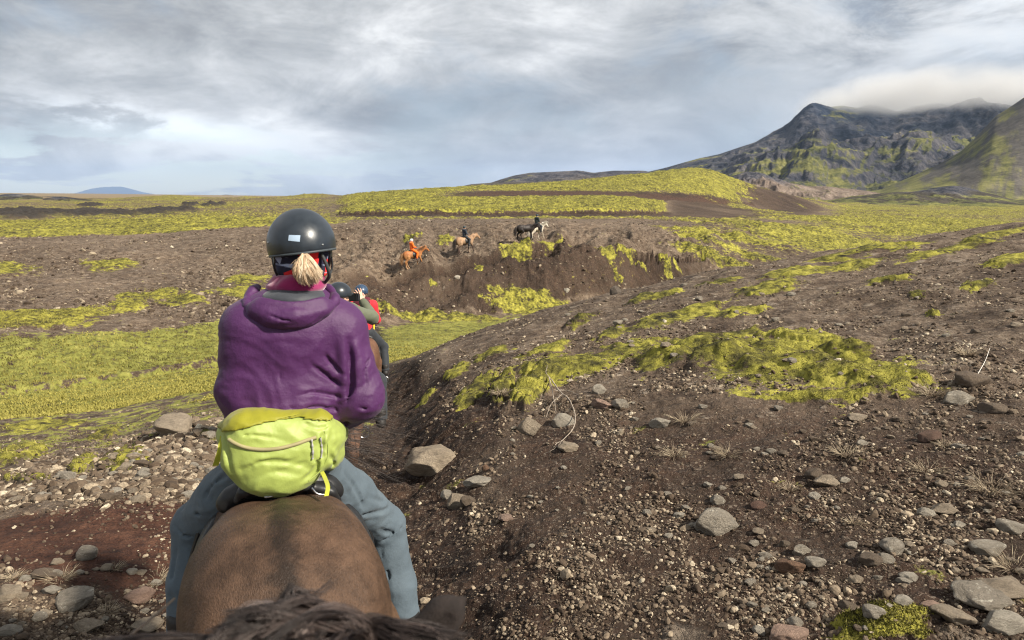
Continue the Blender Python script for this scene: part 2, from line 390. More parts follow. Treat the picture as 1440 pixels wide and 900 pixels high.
# grass of the valley floor and its left bank
grass = b(lsn, 5.55, 7.0, .15)*(1-ss(pcol, 900, 1100)*.5) * (LS > 5.2)
grass = np.maximum(grass, b(lsn, 7.0, 7.85, .12)*(1-ss(pcol, 330, 480))*.85)
grass = np.maximum(grass, (.46+.08*perlin(X_*.25, Y_*.6, 501))*b(lsn, 3.1, 5.7, .3)*(1-ss(pcol, 470, 560)))
grass = np.maximum(grass, .46*b(lsn, 2.5, 3.4, .3)*(1-ss(pcol, 40, 120)))
tan = np.clip(b(lsn, 13.2, 19, .3)*.9 - ss(pcol, 480, 600), 0, 1) * ss(perlin(X_*.006, Y_*.003, 21)+lsn-14.3, -.4, .5)
dark = .8*ellipses([(30, 302, 60, 6), (90, 300, 50, 4), (150, 303, 60, 4), (220, 298, 50, 2.5), (60, 277, 30, 2.5), (20, 275, 20, 2), (90, 283, 22, 2), (270, 289, 10, 1.5), (300, 289, 16, 1.5), (130, 290, 14, 2)])
soil = np.maximum(1-ss(d_tr, .75, 1.35+.3*wr), .0)*ss(LS, 0, .3)*(1-ss(LS, 5.3, 5.8))
soil = np.maximum(soil, .8*ellipses([(640, 600, 90, 60, 30), (620, 700, 70, 60), (690, 800, 110, 90), (600, 560, 50, 35, 35), (560, 640, 60, 60), (780, 620, 60, 25)])*(LS < 5.3))
soil = np.maximum(soil, .8*b(LS, 11.15, 11.95, .08)*ss(pcol, 430, 520)*(1-ss(pcol, 930, 960)))
soil = np.maximum(soil, (.50+.22*fbm(X_*.035, Y_*.02, 4, 557))*ss(pcol, 900, 960)*(1-ss(pcol, 1100, 1230))*b(lsn, 10.9, 14.3, .15))
soil = np.maximum(soil, (.54+.16*perlin(X_*.22, Y_*.12, 441))*b(lsn, 7.3, 9.0, .15)*ss(pcol, 430, 520)*(1-ss(pcol, 960, 1050)))
soil = np.maximum(soil, .95*b(LS+.10*perlin(X_*.12, Y_*.12, 103)+.05*perlin(X_*.5, Y_*.5, 104), 8.56, 8.86, .05)*ss(pcol, 440, 500)*(1-ss(pcol, 960, 1010))*ss(perlin(X_*.16, Y_*.03, 105)+.35, 0, .5))  # dark earth of the ledge face, deepened to paint in the undercut's shadow
soil = np.maximum(soil, .9*ss(mound, .3, .8)*b(LS+.03*wr, 12.98, 13.3, .08)*ss(pcol, 560, 700))
soil = np.maximum(soil, soil_near)
red = np.maximum(ellipses([(150, 750, 180, 46, 4), (60, 765, 130, 40), (250, 725, 80, 44), (300, 800, 80, 30)]), .40*b(lsn, 13.0, 13.3, .08)*ss(mound, .3, .8)*ss(pcol, 560, 700))
red = red*(LS < 5)+red*(LS > 10)
rubble = ellipses([(225, 628, 90, 36, 10), (290, 600, 60, 20, 10), (120, 690, 120, 14, 8), (60, 660, 60, 20, 10), (270, 665, 50, 26)])*(LS < 5)

# ------------------------------------------------------------------ relief
Z = BZ.copy()
depth = .19*ss(Y_, .2, 1.4) + .09*ss(Y_, 3.2, 8) - .15*ss(Y_, 12, 18)
prof = (1-ss(d_tr, .45, 1.55+.3*wr))*(side > 0) + (1-ss(d_tr, .5, 1.7+.3*wr))*(side <= 0)
Z -= depth*prof*(RG < 24)
nearw = 1-ss(RG, 12, 30)
Z += nearw*(.035*fbm(X_*.9, Y_*.9, 4, 31) + (.012+.016*soil)*fbm(X_*4.5, Y_*4.5, 3, 41) + .010*soil*ridged(X_*9, Y_*9, 2, 45))
Z += nearw*(1-soil)*.0065*np.abs(perlin(X_*24, Y_*24, 51))*(RG < 14)
Z += nearw*.004*perlin(X_*48, Y_*48, 52)*(RG < 8)
m_near = ss(f_moss*near+.20*fbm(X_*2.2, Y_*2.2, 3, 60)+.06*perlin(X_*9, Y_*9, 63), .44, .80)
mclump = ss(ellipses([(745, 548, 34, 22, 30), (708, 548, 26, 20, 35), (1060, 500, 150, 30)]), .2, .8)
medge = ss(f_moss*near+.16*fbm(X_*2.2, Y_*2.2, 3, 60), .34, .95)
Z += medge*(.035+(.05+.09*mclump)*np.abs(perlin(X_*1.3, Y_*1.3, 62))*1.6+.030*np.abs(perlin(X_*3.6, Y_*3.6, 61))+.008*perlin(X_*14, Y_*14, 64)+.05*mclump)
m_l = ss(f_lmoss+.2*fbm(X_*2.2, Y_*2.2, 3, 60), .4, .8)*(LS < 5.6)
Z += m_l*(.05+.05*np.abs(perlin(X_*3, Y_*3, 62)))
# left broken turf
turf = b(lsn, 2.6, 5.6, .3)*(1-ss(pcol, 480, 560))
Z += turf*(.05*np.abs(fbm(X_*.8, Y_*2.0, 3, 71))+.03*perlin(X_*2.5, Y_*2.5, 72))
# crest of the near slope
crest = b(LS, 3.2, 5.4, .5)*ss(pcol, 560, 700)
Z += crest*(.06*fbm(X_*.7, Y_*.7, 4, 81))
# valley, far bank
LEDGE2 = .8*b(LS+.12*perlin(X_*.2, Y_*.2, 203)+.06*perlin(X_*.7, Y_*.7, 204), 8.98, 9.2, .04)*ss(pcol, 740, 790)*(1-ss(pcol, 960, 1000))*ss(perlin(X_*.22, Y_*.05, 205)+.2, 0, .4)
Z -= LEDGE2
mid = ss(LS, 5.4, 6.0)*(1-ss(LS, 11, 12))
Z += mid*(.10*fbm(X_*.25, Y_*.25, 4, 91)+.03*fbm(X_*1.3, Y_*1.3, 3, 92))
bank = b(LS, 7.2, 9.8, .4)*ss(pcol, 380, 520)*(1-ss(pcol, 1000, 1100))
gul = ridged(X_*.16+.3*perlin(X_*.1, Y_*.1, 2), Y_*.05, 3, 101)
Z += bank*(.42*gul-.3) + bank*(.34*fbm(X_*.45, Y_*.45, 4, 102)+.15*ridged(X_*1.1, Y_*1.1, 4, 107)-.15)
ledge = b(LS+.10*perlin(X_*.12, Y_*.12, 103)+.05*perlin(X_*.5, Y_*.5, 104), 8.62, 8.86, .035)*ss(pcol, 440, 500)*(1-ss(pcol, 960, 1010))*ss(perlin(X_*.16, Y_*.03, 105)+.35, 0, .5)
Z -= 1.5*ledge
Z -= nearw*.055*ss(soil, .4, .8)*ss(perlin(X_*2.7, Y_*2.7, 551), .18, .5)*ss(RG, 2, 3)
lmid = b(LS, 7.0, 9.8, .4)*(1-ss(pcol, 380, 520))
Z += lmid*(.16*fbm(X_*.35, Y_*.35, 4, 111) + .10*np.abs(perlin(X_*1.1, Y_*1.1, 112)))
# stream-cut edge between grass strip and bank on the left
edge = b(LS+.05*wr, 6.82, 7.0, .03)*(1-ss(pcol, 400, 560))
Z -= .28*edge
mh = np.maximum(moss*(LS > 6.5), 0)
mhm = ss(mh+.2*fbm(X_*.5, Y_*.5, 3, 121), .42, .72)
Z += mhm*(.20*np.abs(perlin(X_*.6, Y_*.6, 122))+.10*np.abs(perlin(X_*1.9, Y_*1.9, 123))+.05)*np.clip(RG/60, .6, 2.2)
Z += b(LS, 8.6, 10.4, .3)*ss(pcol, 930, 1000)*(1-ss(pcol, 1300, 1400))*.5*fbm(X_*.11, Y_*.11, 3, 125)
farr = ss(LS, 10.6, 11.6)
Z += farr*(.006*RG*np.minimum(1, 500/RG))*.35*fbm(X_*.03, Y_*.03, 5, 131)*(1-ss(RG, 2500, 6000))
tier = b(LS+.02*wr2, 11.55, 11.92, .04)*np.clip(ss(pcol, 440, 520)*(1-ss(pcol, 922, 945)), 0, 1)
Z -= tier*(.55+.35*perlin(X_*.2, Y_*.2, 133))
lava = ss(dark, .25, .7)
Z += lava*(1.2*ridged(X_*.09, Y_*.09, 4, 141)*.5)
# left distance lumps
Z += b(LS, 13.2, 15.2, .4)*left*np.maximum(0, fbm(X_*.012, Y_*.006, 4, 151))*2.2

def col_index(x, y):
    a = np.arctan2(x, y); a = np.where(a < -azd, a+2*np.pi, a); return a
AZX = np.concatenate([AZ, [AZ[0]+2*np.pi]])
def sample(F, x, y):
    a = col_index(np.asarray(x, float), np.asarray(y, float)); r = np.clip(np.hypot(x, y), RR[0], RR[-1]*.999)
    ja = np.clip(np.searchsorted(AZX, a)-1, 0, NA-1); ta = np.clip((a-AZX[ja])/(AZX[ja+1]-AZX[ja]), 0, 1); jb = (ja+1) % NA
    i = np.clip(np.searchsorted(RR, r)-1, 0, NR-2); t = (r-RR[i])/(RR[i+1]-RR[i])
    return (F[i, ja]*(1-ta)+F[i, jb]*ta)*(1-t) + (F[i+1, ja]*(1-ta)+F[i+1, jb]*ta)*t
def gz(x, y): return sample(Z, x, y)
def ground_pt(px, py):
    """picture point -> point on the finished ground"""
    d = ray(px, py); rs = RR[(RR > 1)]; a = math.atan2(d[0], 1.0)
    x = rs*math.sin(a); y = rs*math.cos(a); zz = sample(Z, x, y); zr = EYE + d[2]*y
    k = int(np.argmax(zr < zz)) if (zr < zz).any() else len(rs)-1
    return np.array([x[k], y[k], zz[k]])

V = np.stack([GXX, GYY, Z], -1).reshape(-1, 3)
V = np.concatenate([V, [[0, 0, Z[0].mean()]]])
i = np.arange(NR-1)[:, None]; j = np.arange(NA)[None]; jn = (j+1) % NA
Fq = np.stack([i*NA+j, i*NA+jn, (i+1)*NA+jn, (i+1)*NA+j], -1).reshape(-1, 4)[:, ::-1]
attrs = {}
for nm, a in (('moss', moss), ('grass', grass), ('soil', soil), ('red', red), ('tan', tan), ('dark', dark), ('rubble', rubble), ('mound_h', m_near)):
    attrs[nm] = np.concatenate([np.asarray(a, np.float32).ravel(), [0]])

m_ground, g, bs, out = new_mat('ground')
P = g.n('ShaderNodeNewGeometry').outputs['Position']
n_a = g.noise(P, .35, 5, .6); n_b = g.noise(P, 2.2, 6, .65); n_c = g.noise(P, 14, 6, .7); n_d = g.noise(P, 70, 4, .7)
def vor(scale):
    nd = g.n('ShaderNodeTexVoronoi', Vector=P, Scale=scale); return nd.outputs['Distance'], g.n('ShaderNodeSeparateColor', i0=nd.outputs['Color']).outputs[0]
v1d, v1c = vor(2.4); v2d, v2c = vor(8.5); v3d, v3c = vor(27); v4d, v4c = vor(75)
def stones(vd, vc, keep, size):   # 1 on a stone, 0 between
    a = g.sstep(vd, size, size*.6); k = g.math('GREATER_THAN', vc, keep); return g.math('MULTIPLY', a, k)
s2 = stones(v2d, v2c, .80, .40); s3 = stones(v3d, v3c, .55, .42); s4 = stones(v4d, v4c, .45, .42); s1 = stones(v1d, v1c, .88, .35)
mixn = g.math('ADD', g.math('MULTIPLY', n_b, .45), g.math('ADD', g.math('MULTIPLY', n_c, .35), g.math('MULTIPLY', n_d, .25)))
scree = g.ramp(mixn, [(.36, (.020, .012, .008)), (.455, (.062, .041, .028)), (.54, (.140, .100, .070)), (.65, (.30, .235, .175))])
stone_c = g.ramp(n_c, [(.3, (.15, .115, .085)), (.5, (.30, .245, .19)), (.7, (.48, .41, .33))])
soilc = g.ramp(mixn, [(.36, (.008, .0045, .003)), (.50, (.024, .0135, .009)), (.66, (.075, .046, .031))])
redc = g.ramp(mixn, [(.36, (.014, .006, .004)), (.50, (.052, .022, .014)), (.66, (.13, .062, .038))])
n_e = g.noise(P, 5.5, 4, .65)
mossn = g.math('ADD', g.math('MULTIPLY', n_e, .38), g.math('ADD', g.math('MULTIPLY', n_b, .42), g.math('MULTIPLY', n_a, .22)))
mossc = g.ramp(mossn, [(.39, (.014, .012, .006)), (.445, (.052, .047, .013)), (.49, (.125, .113, .024)), (.54, (.245, .226, .036)), (.63, (.41, .37, .07))])
grassc = g.ramp(mossn, [(.39, (.045, .040, .015)), (.45, (.105, .102, .026)), (.51, (.185, .186, .040)), (.59, (.27, .26, .062)), (.69, (.36, .32, .11))])
tanc = g.ramp(mixn, [(.4, (.15, .105, .055)), (.6, (.24, .175, .090)), (.75, (.30, .25, .11))])
lavac = g.ramp(mixn, [(.4, (.014, .011, .010)), (.6, (.048, .040, .034)), (.75, (.12, .12, .045))])
def cover(name, a, b, w=.30, nz=None):
    w = w*1.7
    x = g.math('ADD', g.attr(name), g.math('MULTIPLY', g.math('SUBTRACT', nz if nz else mixn, .5), w*4))
    return g.sstep(x, a, b)
gp = g.sstep(g.math('ADD', g.math('MULTIPLY', n_b, .6), g.math('MULTIPLY', n_a, .4)), .36, .60)
c = scree
st_all = g.math('MAXIMUM', g.math('MAXIMUM', s1, s2), g.math('MULTIPLY', g.math('MAXIMUM', s3, s4), gp), clamp=True)
c = g.mix(g.math('MULTIPLY', st_all, .75), c, stone_c)
c = g.mix(g.math('MULTIPLY', g.attr('rubble'), .5), c, stone_c)
n_f = g.noise(P, .035, 5, .6); n_g = g.noise(P, .15, 4, .6)
c = g.mix(1.0, c, g.ramp(g.math('ADD', g.math('MULTIPLY', n_f, .5), g.math('MULTIPLY', n_g, .5)), [(.36, (.62, .60, .58)), (.5, (.86, .85, .84)), (.64, (1.12, 1.10, 1.06))]), 'MULTIPLY')
m_s = cover('soil', .35, .62, .25)
sc = g.mix(g.math('MULTIPLY', g.math('MAXIMUM', g.math('MULTIPLY', s4, .8), s3), .35), soilc, stone_c)
sc = g.mix(1.0, sc, g.ramp(n_g, [(.36, (.75, .72, .70)), (.64, (1.35, 1.32, 1.28))]), 'MULTIPLY')
c = g.mix(m_s, c, sc)
m_r = cover('red', .30, .65, .3); c = g.mix(m_r, c, redc)
c = g.mix(cover('tan', .3, .6, .3), c, tanc)
m_g = cover('grass', .44, .62, .42, n_b); c = g.mix(m_g, c, grassc)
m_m = cover('moss', .42, .58, .36, g.math('ADD', g.math('ADD', g.math('MULTIPLY', n_b, .62), g.math('MULTIPLY', n_c, .38)), g.math('MULTIPLY', g.math('SUBTRACT', n_f, .5), .45))); c = g.mix(m_m, c, mossc)
c = g.mix(cover('dark', .35, .6, .3), c, lavac)
g.nt.links.new(c, bs.inputs['Base Color'])
bs.inputs['Roughness'].default_value = .93; bs.inputs['Specular IOR Level'].default_value = .25
h = g.math('ADD', g.math('MULTIPLY', n_c, .55), g.math('MULTIPLY', n_d, .30))
h = g.math('ADD', h, g.math('MULTIPLY', g.math('MAXIMUM', s3, g.math('MULTIPLY', s4, .5)), .16))
h2 = g.math('ADD', g.math('MULTIPLY', n_b, 1.2), g.math('MULTIPLY', g.math('MAXIMUM', s2, g.math('MULTIPLY', s1, 1.6)), .22))
b1 = g.n('ShaderNodeBump', Height=h2, Distance=.16, Strength=.75)
b2 = g.n('ShaderNodeBump', Height=h, Distance=.045, Strength=.9, Normal=b1.outputs[0])
g.nt.links.new(b2.outputs[0], bs.inputs['Normal'])
ground = link('ground', mesh_np('ground', V, Fq, m_ground, True, attrs)); tag(ground, kind='structure')
print('ground', NR, NA, round(time.time()-T0, 1))
# ------------------------------------------------------------------ hills and mountains beyond the valley
def hill_mat(name, stops_low, stops_high, green, gs=.004, gthr=.55, streak=None, rockn=.02, contrast=1.0, bd=8.0):
    m, g, bs, out = new_mat(name)
    P = g.n('ShaderNodeNewGeometry').outputs['Position']
    hf = g.attr('hf')
    n1 = g.noise(P, rockn, 8, .68); n0 = g.noise(P, gs, 6, .6); n2 = g.noise(P, rockn*6, 5, .7)
    nn = g.math('ADD', g.math('MULTIPLY', n1, .65), g.math('MULTIPLY', n2, .4))
    lo = g.ramp(nn, stops_low); hi = g.ramp(nn, stops_high)
    c = g.mix(g.sstep(g.math('ADD', hf, g.math('MULTIPLY', g.math('SUBTRACT', n0, .5), .9)), .45, .75), lo, hi)
    nz = g.n('ShaderNodeSeparateXYZ', i0=g.n('ShaderNodeNewGeometry').outputs['Normal']).outputs[2]
    gm = g.math('ADD', g.math('ADD', n0, g.math('MULTIPLY', g.math('SUBTRACT', n1, .5), .5)), g.math('MULTIPLY', g.math('SUBTRACT', nz, .8), .35))
    gm = g.math('SUBTRACT', gm, g.math('MULTIPLY', hf, .16))
    if streak is not None:
        u = g.attr('su'); v = g.attr('sv')
        sv = g.n('ShaderNodeCombineXYZ', i0=g.math('MULTIPLY', u, streak), i1=g.math('MULTIPLY', v, 2.2), i2=0.0).outputs[0]
        gm = g.math('ADD', g.math('MULTIPLY', gm, .35), g.math('MULTIPLY', g.noise(sv, 1.0, 5, .6), .70))
    c = g.mix(g.sstep(gm, gthr-.045, gthr+.06), c, g.ramp(nn, green))
    g.nt.links.new(c, bs.inputs['Base Color']); bs.inputs['Roughness'].default_value = 1; bs.inputs['Specular IOR Level'].default_value = .1
    bump(g, bs, nn, bd, .9)
    return m
def hill(name, sky, Yc, front, back, mat, n=400, m=140, toe_z=-3, rough=.22, power=1.3, fs=1.0, seed=0, terr=0.0, ridge_amp=1.0, su=None, sil=.012, yfun=None):
    sk = np.array(sky, float)
    px = np.linspace(sk[0, 0], sk[-1, 0], n); py = np.interp(px, sk[:, 0], sk[:, 1])
    kr = np.ones(5)/5; py2 = np.convolve(np.pad(py, 2, 'edge'), kr, 'valid'); py = py2
    Yr = np.full(n, float(Yc)) if yfun is None else yfun(px)
    d = np.stack([ray(a, c) for a, c in zip(px, py)]); az = np.arctan2(d[:, 0], 1.0)
    zc = EYE + d[:, 2]*Yr; rc = Yr/np.cos(az)
    t = np.linspace(0, 1, m)[:, None]
    tf = np.clip(t/.72, 0, 1); tb = np.clip((t-.72)/.28, 0, 1)
    r = rc[None] - front*(1-tf) + back*tb
    S = np.where(t <= .72, tf**power, 1-.9*tb**1.4)
    H = np.maximum(zc-toe_z, 1.0)[None]
    X = r*np.sin(az)[None]; Y = r*np.cos(az)[None]
    f = fs/max(front, 1)
    lat = az[None]*rc.mean() + 0*r
    gul = ridged(lat*f*3.2 + .5*perlin(lat*f*1.2, r*f, seed+5), r*f*1.3, 6, seed, .55)
    und = fbm(lat*f*2.2, r*f*2.2, 6, seed+40, .55)
    fade = np.clip(np.sin(np.pi*np.clip(tf, 0, 1))**.7, 0, 1)*(t <= .72) + (t > .72)*.0
    edge = sil + (1-sil)*fade
    zz = toe_z + H*S + H*rough*edge*(ridge_amp*(gul-.75)*.5 + und*.55)
    if terr:
        q = H.mean()*terr; k = zz/q; fl = np.floor(k); fr = k-fl; zz2 = (fl+ss(fr, .25, .75))*q; zz = zz*(1-.42*fade) + zz2*.42*fade
    ends = ss(np.linspace(0, 1, n), 0, .02)*(1-ss(np.linspace(0, 1, n), .98, 1))
    zz = np.where(t == 0, toe_z-6, zz); zz[-1] = toe_z-8
    V = np.stack([X, Y, zz], -1).reshape(-1, 3)
    i = np.arange(m-1)[:, None]; j = np.arange(n-1)[None]
    Fq = np.stack([i*n+j, (i+1)*n+j, (i+1)*n+j+1, i*n+j+1], -1).reshape(-1, 4)[:, ::-1]
    at = {'hf': (S*(zc/zc.max())[None]+0*X).ravel(), 'su': (lat/front).ravel(), 'sv': (S+0*X).ravel()}
    o = link(name, mesh_np(name, V, Fq, mat, True, at)); tag(o, kind='structure')
    return o
rock_lo = [(.40, (.010, .013, .022)), (.49, (.042, .044, .056)), (.58, (.098, .092, .100)), (.70, (.20, .18, .165))]  # lower rock, bluish: some distance haze is mixed into the tones
rock_hi = [(.40, (.003, .008, .021)), (.50, (.016, .027, .052)), (.60, (.048, .061, .092)), (.72, (.11, .12, .14))]  # upper cliffs, tinted blue to carry distance haze in the colour
green_a = [(.38, (.034, .040, .022)), (.52, (.108, .112, .042)), (.66, (.24, .225, .075))]
green_b = [(.38, (.060, .062, .026)), (.52, (.140, .138, .050)), (.68, (.23, .21, .085))]
m_mtn = hill_mat('mountain_rock', rock_lo, rock_hi, green_a, gs=.0045, gthr=.538, rockn=.010, bd=40)
m_slope = hill_mat('scree_slope', [(.36, (.05, .044, .038)), (.55, (.10, .09, .08)), (.72, (.15, .13, .115))], rock_hi, green_b, gs=.004, gthr=.505, streak=14.0, rockn=.03, bd=4)
m_ridge = hill_mat('ridge_rock', [(.36, (.04, .034, .028)), (.55, (.10, .085, .07)), (.72, (.16, .14, .12))], rock_lo, green_a, gs=.008, gthr=.58, rockn=.04, bd=5)
m_lava = hill_mat('pale_lava', [(.36, (.06, .045, .035)), (.55, (.20, .155, .125)), (.72, (.33, .27, .22))], rock_lo, green_a, gs=.02, gthr=.66, rockn=.08, bd=3)
m_dlava = hill_mat('dark_hummock', [(.36, (.022, .02, .016)), (.55, (.062, .054, .044)), (.72, (.12, .105, .085))], rock_lo, green_a, gs=.02, gthr=.53, rockn=.06, bd=3)
m_far = hill_mat('far_mountain', [(.3, (.0, .03, .11)), (.7, (.005, .045, .14))], [(.3, (.0, .03, .11)), (.7, (.005, .045, .14))], [(.3, (.03, .07, .10)), (.7, (.03, .07, .10))], gs=.0004, gthr=.8, rockn=.0008, bd=60)  # aerial haze painted in: its blue is the base colour here

hill('mountain', [(860, 252), (900, 244), (935, 236), (985, 222), (1010, 217), (1040, 207), (1062, 200), (1085, 187), (1108, 176), (1118, 165), (1128, 156), (1140, 148), (1152, 147), (1168, 150), (1185, 148), (1205, 152), (1225, 146), (1240, 150),
     (1262, 158), (1280, 152), (1300, 150), (1320, 146), (1345, 141), (1370, 146), (1400, 138), (1440, 134), (1500, 120), (1600, 110), (1750, 120), (1900, 180)],
     2600, 1500, 900, m_mtn, 720, 300, -5, .30, 1.15, 1.0, 3, .085)
hill('mountain_spur', [(1120, 262), (1150, 240), (1200, 226), (1240, 221), (1262, 213), (1290, 222), (1330, 216), (1380, 195), (1440, 180), (1560, 160), (1700, 190)],
     1900, 800, 500, m_mtn, 420, 160, -5, .26, 1.2, 1.0, 33, .16)
hill('scree_slope', [(1205, 272), (1240, 266), (1280, 249), (1320, 231), (1352, 212), (1375, 190), (1400, 163), (1418, 152), (1440, 137), (1500, 105), (1580, 70), (1700, 40), (1850, 60)],
     1150, 560, 500, m_slope, 420, 220, -5, .035, 1.0, 1.0, 17, 0, .8, sil=.05)
hill('ridge', [(640, 264), (662, 259), (690, 257), (705, 252), (722, 247), (745, 243), (790, 241), (812, 240), (835, 243), (862, 240), (905, 240), (930, 246), (980, 256), (1050, 266)],
     1300, 500, 400, m_ridge, 320, 90, -4, .22, 1.1, 1.0, 23, .2)
hill('lava_ridge', [(1000, 262), (1025, 250), (1050, 242), (1068, 244), (1090, 250), (1110, 257), (1135, 262), (1160, 262), (1190, 265), (1215, 268), (1250, 274)],
     760, 170, 120, m_lava, 300, 90, -4, .35, 1.0, 1.4, 43)
hill('dark_hummock', [(1130, 290), (1170, 281), (1205, 275), (1240, 272), (1270, 268), (1300, 265), (1330, 262), (1345, 261), (1370, 266), (1395, 272), (1420, 279), (1460, 281), (1520, 284), (1600, 290)],
     620, 190, 140, m_dlava, 320, 90, -4, .28, 1.0, 1.3, 53)
hill('far_ridge', [(290, 277), (305, 275), (318, 273.5), (330, 274.5), (345, 275), (362, 277)], 6000, 500, 500, m_ridge, 80, 20, 0, .1, 1.0, 1, 63)
hill('far_ridge', [(470, 277.5), (485, 275), (500, 273), (520, 273), (540, 271), (556, 271), (575, 268), (600, 267), (640, 268), (700, 274)], 4200, 500, 500, m_ridge, 120, 20, 0, .1, 1.0, 1, 64)
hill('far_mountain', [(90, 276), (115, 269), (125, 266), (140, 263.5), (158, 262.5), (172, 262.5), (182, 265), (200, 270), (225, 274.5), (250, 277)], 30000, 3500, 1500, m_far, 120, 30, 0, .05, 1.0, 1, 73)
hill('left_ridge', [(-60, 274), (0, 273.5), (14, 272), (30, 273), (46, 275), (60, 277)], 700, 60, 60, m_dlava, 90, 24, -2, .3, 1.0, 1, 83)
hill('left_ridge', [(60, 279), (76, 277), (86, 276), (104, 278), (130, 281)], 420, 30, 30, m_dlava, 70, 20, -2, .3, 1.0, 1, 84)

# ------------------------------------------------------------------ haze and cap cloud
hz = bpy.data.materials.new('haze'); hz.use_nodes = True; hz.node_tree.nodes.clear(); g = NT(hz.node_tree)
pv = g.n('ShaderNodeVolumePrincipled', Color=(.50, .68, 1.0), Density=3.4e-5, Anisotropy=.15)
g.n('ShaderNodeOutputMaterial', Volume=pv.outputs[0])
bm = bmesh.new(); bmesh.ops.create_cube(bm, size=1)
for v in bm.verts: v.co = Vector((v.co.x*76000, v.co.y*76000, (v.co.z+.5)*1500 - 40))
me = bpy.data.meshes.new('haze'); bm.to_mesh(me); me.materials.append(hz); o = link('haze', me); tag(o, kind='stuff')

cm = bpy.data.materials.new('cloud'); cm.use_nodes = True; cm.node_tree.nodes.clear(); g = NT(cm.node_tree)
oc = g.n('ShaderNodeTexCoord').outputs['Generated']
sp = g.n('ShaderNodeSeparateXYZ', i0=oc).outputs
P = g.n('ShaderNodeTexCoord').outputs['Object']
nz = g.math('ADD', g.math('MULTIPLY', g.math('SUBTRACT', g.noise(P, .0065, 7, .64, .3), .5), 3.0), .5)
def hump(v, lo, hi): return g.math('MULTIPLY', g.sstep(v, 0.0, lo), g.sstep(v, 1.0, hi))
env = g.math('MULTIPLY', g.math('MULTIPLY', hump(sp[0], .25, .85), hump(sp[1], .2, .8)), g.math('MULTIPLY', g.sstep(sp[2], .0, .50), g.sstep(sp[2], 1.0, .50)))
dn = g.math('MULTIPLY', g.math('SUBTRACT', g.math('MULTIPLY', env, g.math('ADD', nz, .35)), .22), .014)
dn = g.math('MAXIMUM', dn, 0.0)
pv = g.n('ShaderNodeVolumePrincipled', Color=(1, 1, 1), Density=dn, Anisotropy=.3)
g.n('ShaderNodeOutputMaterial', Volume=pv.outputs[0])
cm.cycles.volume_step_rate = 1.0
a = Pt(1095, 100, 2450); bq = Pt(1700, 100, 2450)
bm = bmesh.new(); bmesh.ops.create_cube(bm, size=1)
me = bpy.data.meshes.new('cloud')
cx, wx = (a[0]+bq[0])/2, (bq[0]-a[0])
for v in bm.verts: v.co = Vector((v.co.x*wx, v.co.y*900, v.co.z*190))
bm.to_mesh(me); me.materials.append(cm); o = link('cloud', me, loc=(cx, 2400, Pt(1200, 137, 2400)[2])); tag(o, kind='stuff')
print('hills', round(time.time()-T0, 1))
# ------------------------------------------------------------------ stones, gravel, blades
def ico(sub):
    bm = bmesh.new(); bmesh.ops.create_icosphere(bm, subdivisions=sub, radius=1)
    V = np.array([v.co[:] for v in bm.verts]); F = np.array([[v.index for v in f.verts] for f in bm.faces]); bm.free(); return V, F
ICO1, ICO2, ICO3, ICO4 = ico(1), ico(2), ico(3), ico(4)
def rock_shape(base, seed, cuts=9, rough=.06, rounded=.0):
    V, F = base; r = np.random.default_rng(seed); V = V.copy()
    for _ in range(cuts):
        n = r.normal(size=3); n /= np.linalg.norm(n); d = r.uniform(.55, .86) + rounded
        s = V@n; over = np.maximum(s-d, 0); V -= n[None]*over[:, None]*.93
    q = V*1.6 + seed; V *= (1+rough*2.2*perlin3(q[:, 0], q[:, 1], q[:, 2], 1) + rough*perlin3(q[:, 0]*3.1, q[:, 1]*3.1, q[:, 2]*3.1, 2)+ rough*.45*perlin3(q[:, 0]*8, q[:, 1]*8, q[:, 2]*8, 3))[:, None]
    V /= np.abs(V).max(0)[None]
    return V, F
def rotm(n, r, tilt=.5):
    a = r.uniform(0, 2*np.pi, n); b_ = r.normal(0, tilt, n); c_ = r.normal(0, tilt, n)
    ca, sa, cb, sb, cc, sc_ = np.cos(a), np.sin(a), np.cos(b_), np.sin(b_), np.cos(c_), np.sin(c_); o = np.ones(n); z = np.zeros(n)
    Rz = np.stack([ca, -sa, z, sa, ca, z, z, z, o], -1).reshape(n, 3, 3)
    Rx = np.stack([o, z, z, z, cb, -sb, z, sb, cb], -1).reshape(n, 3, 3)
    Ry = np.stack([cc, z, sc_, z, o, z, -sc_, z, cc], -1).reshape(n, 3, 3)
    return Rz@Rx@Ry
def scatter_mesh(name, P, S, shapes, mat, r, smooth=False, tilt=.45, tint=None):
    n = len(P); k = r.integers(0, len(shapes), n); R_ = rotm(n, r, tilt)
    tint = r.uniform(0, 1, n) if tint is None else tint
    Vs, Fs, Ts, off = [], [], [], 0
    for q, (V, F) in enumerate(shapes):
        m = k == q; c = m.sum()
        if not c: continue
        W_ = V[None]*S[m][:, None, :]; W_ = np.einsum('nij,nvj->nvi', R_[m], W_) + P[m][:, None, :]
        Vs.append(W_.reshape(-1, 3)); Fs.append((F[None] + (np.arange(c)*len(V))[:, None, None] + off).reshape(-1, 3)); off += c*len(V)
        Ts.append(np.repeat(tint[m], len(V)))
    return mesh_np(name, np.concatenate(Vs), np.concatenate(Fs), mat, smooth, {'tint': np.concatenate(Ts)})

m_gravel, g, bs, out = new_mat('gravel')
P = g.n('ShaderNodeNewGeometry').outputs['Position']
t = g.attr('tint'); nn = g.noise(P, 60, 3, .6)
c = g.ramp(t, [(0, (.030, .020, .013)), (.34, (.095, .066, .044)), (.62, (.21, .16, .112)), (.82, (.40, .325, .23)), (1.0, (.62, .54, .41))])
c = g.mix(g.sstep(nn, .35, .65), g.mix(.45, c, (.03, .022, .016)), c)
g.nt.links.new(c, bs.inputs['Base Color']); bs.inputs['Roughness'].default_value = .9; bs.inputs['Specular IOR Level'].default_value = .25

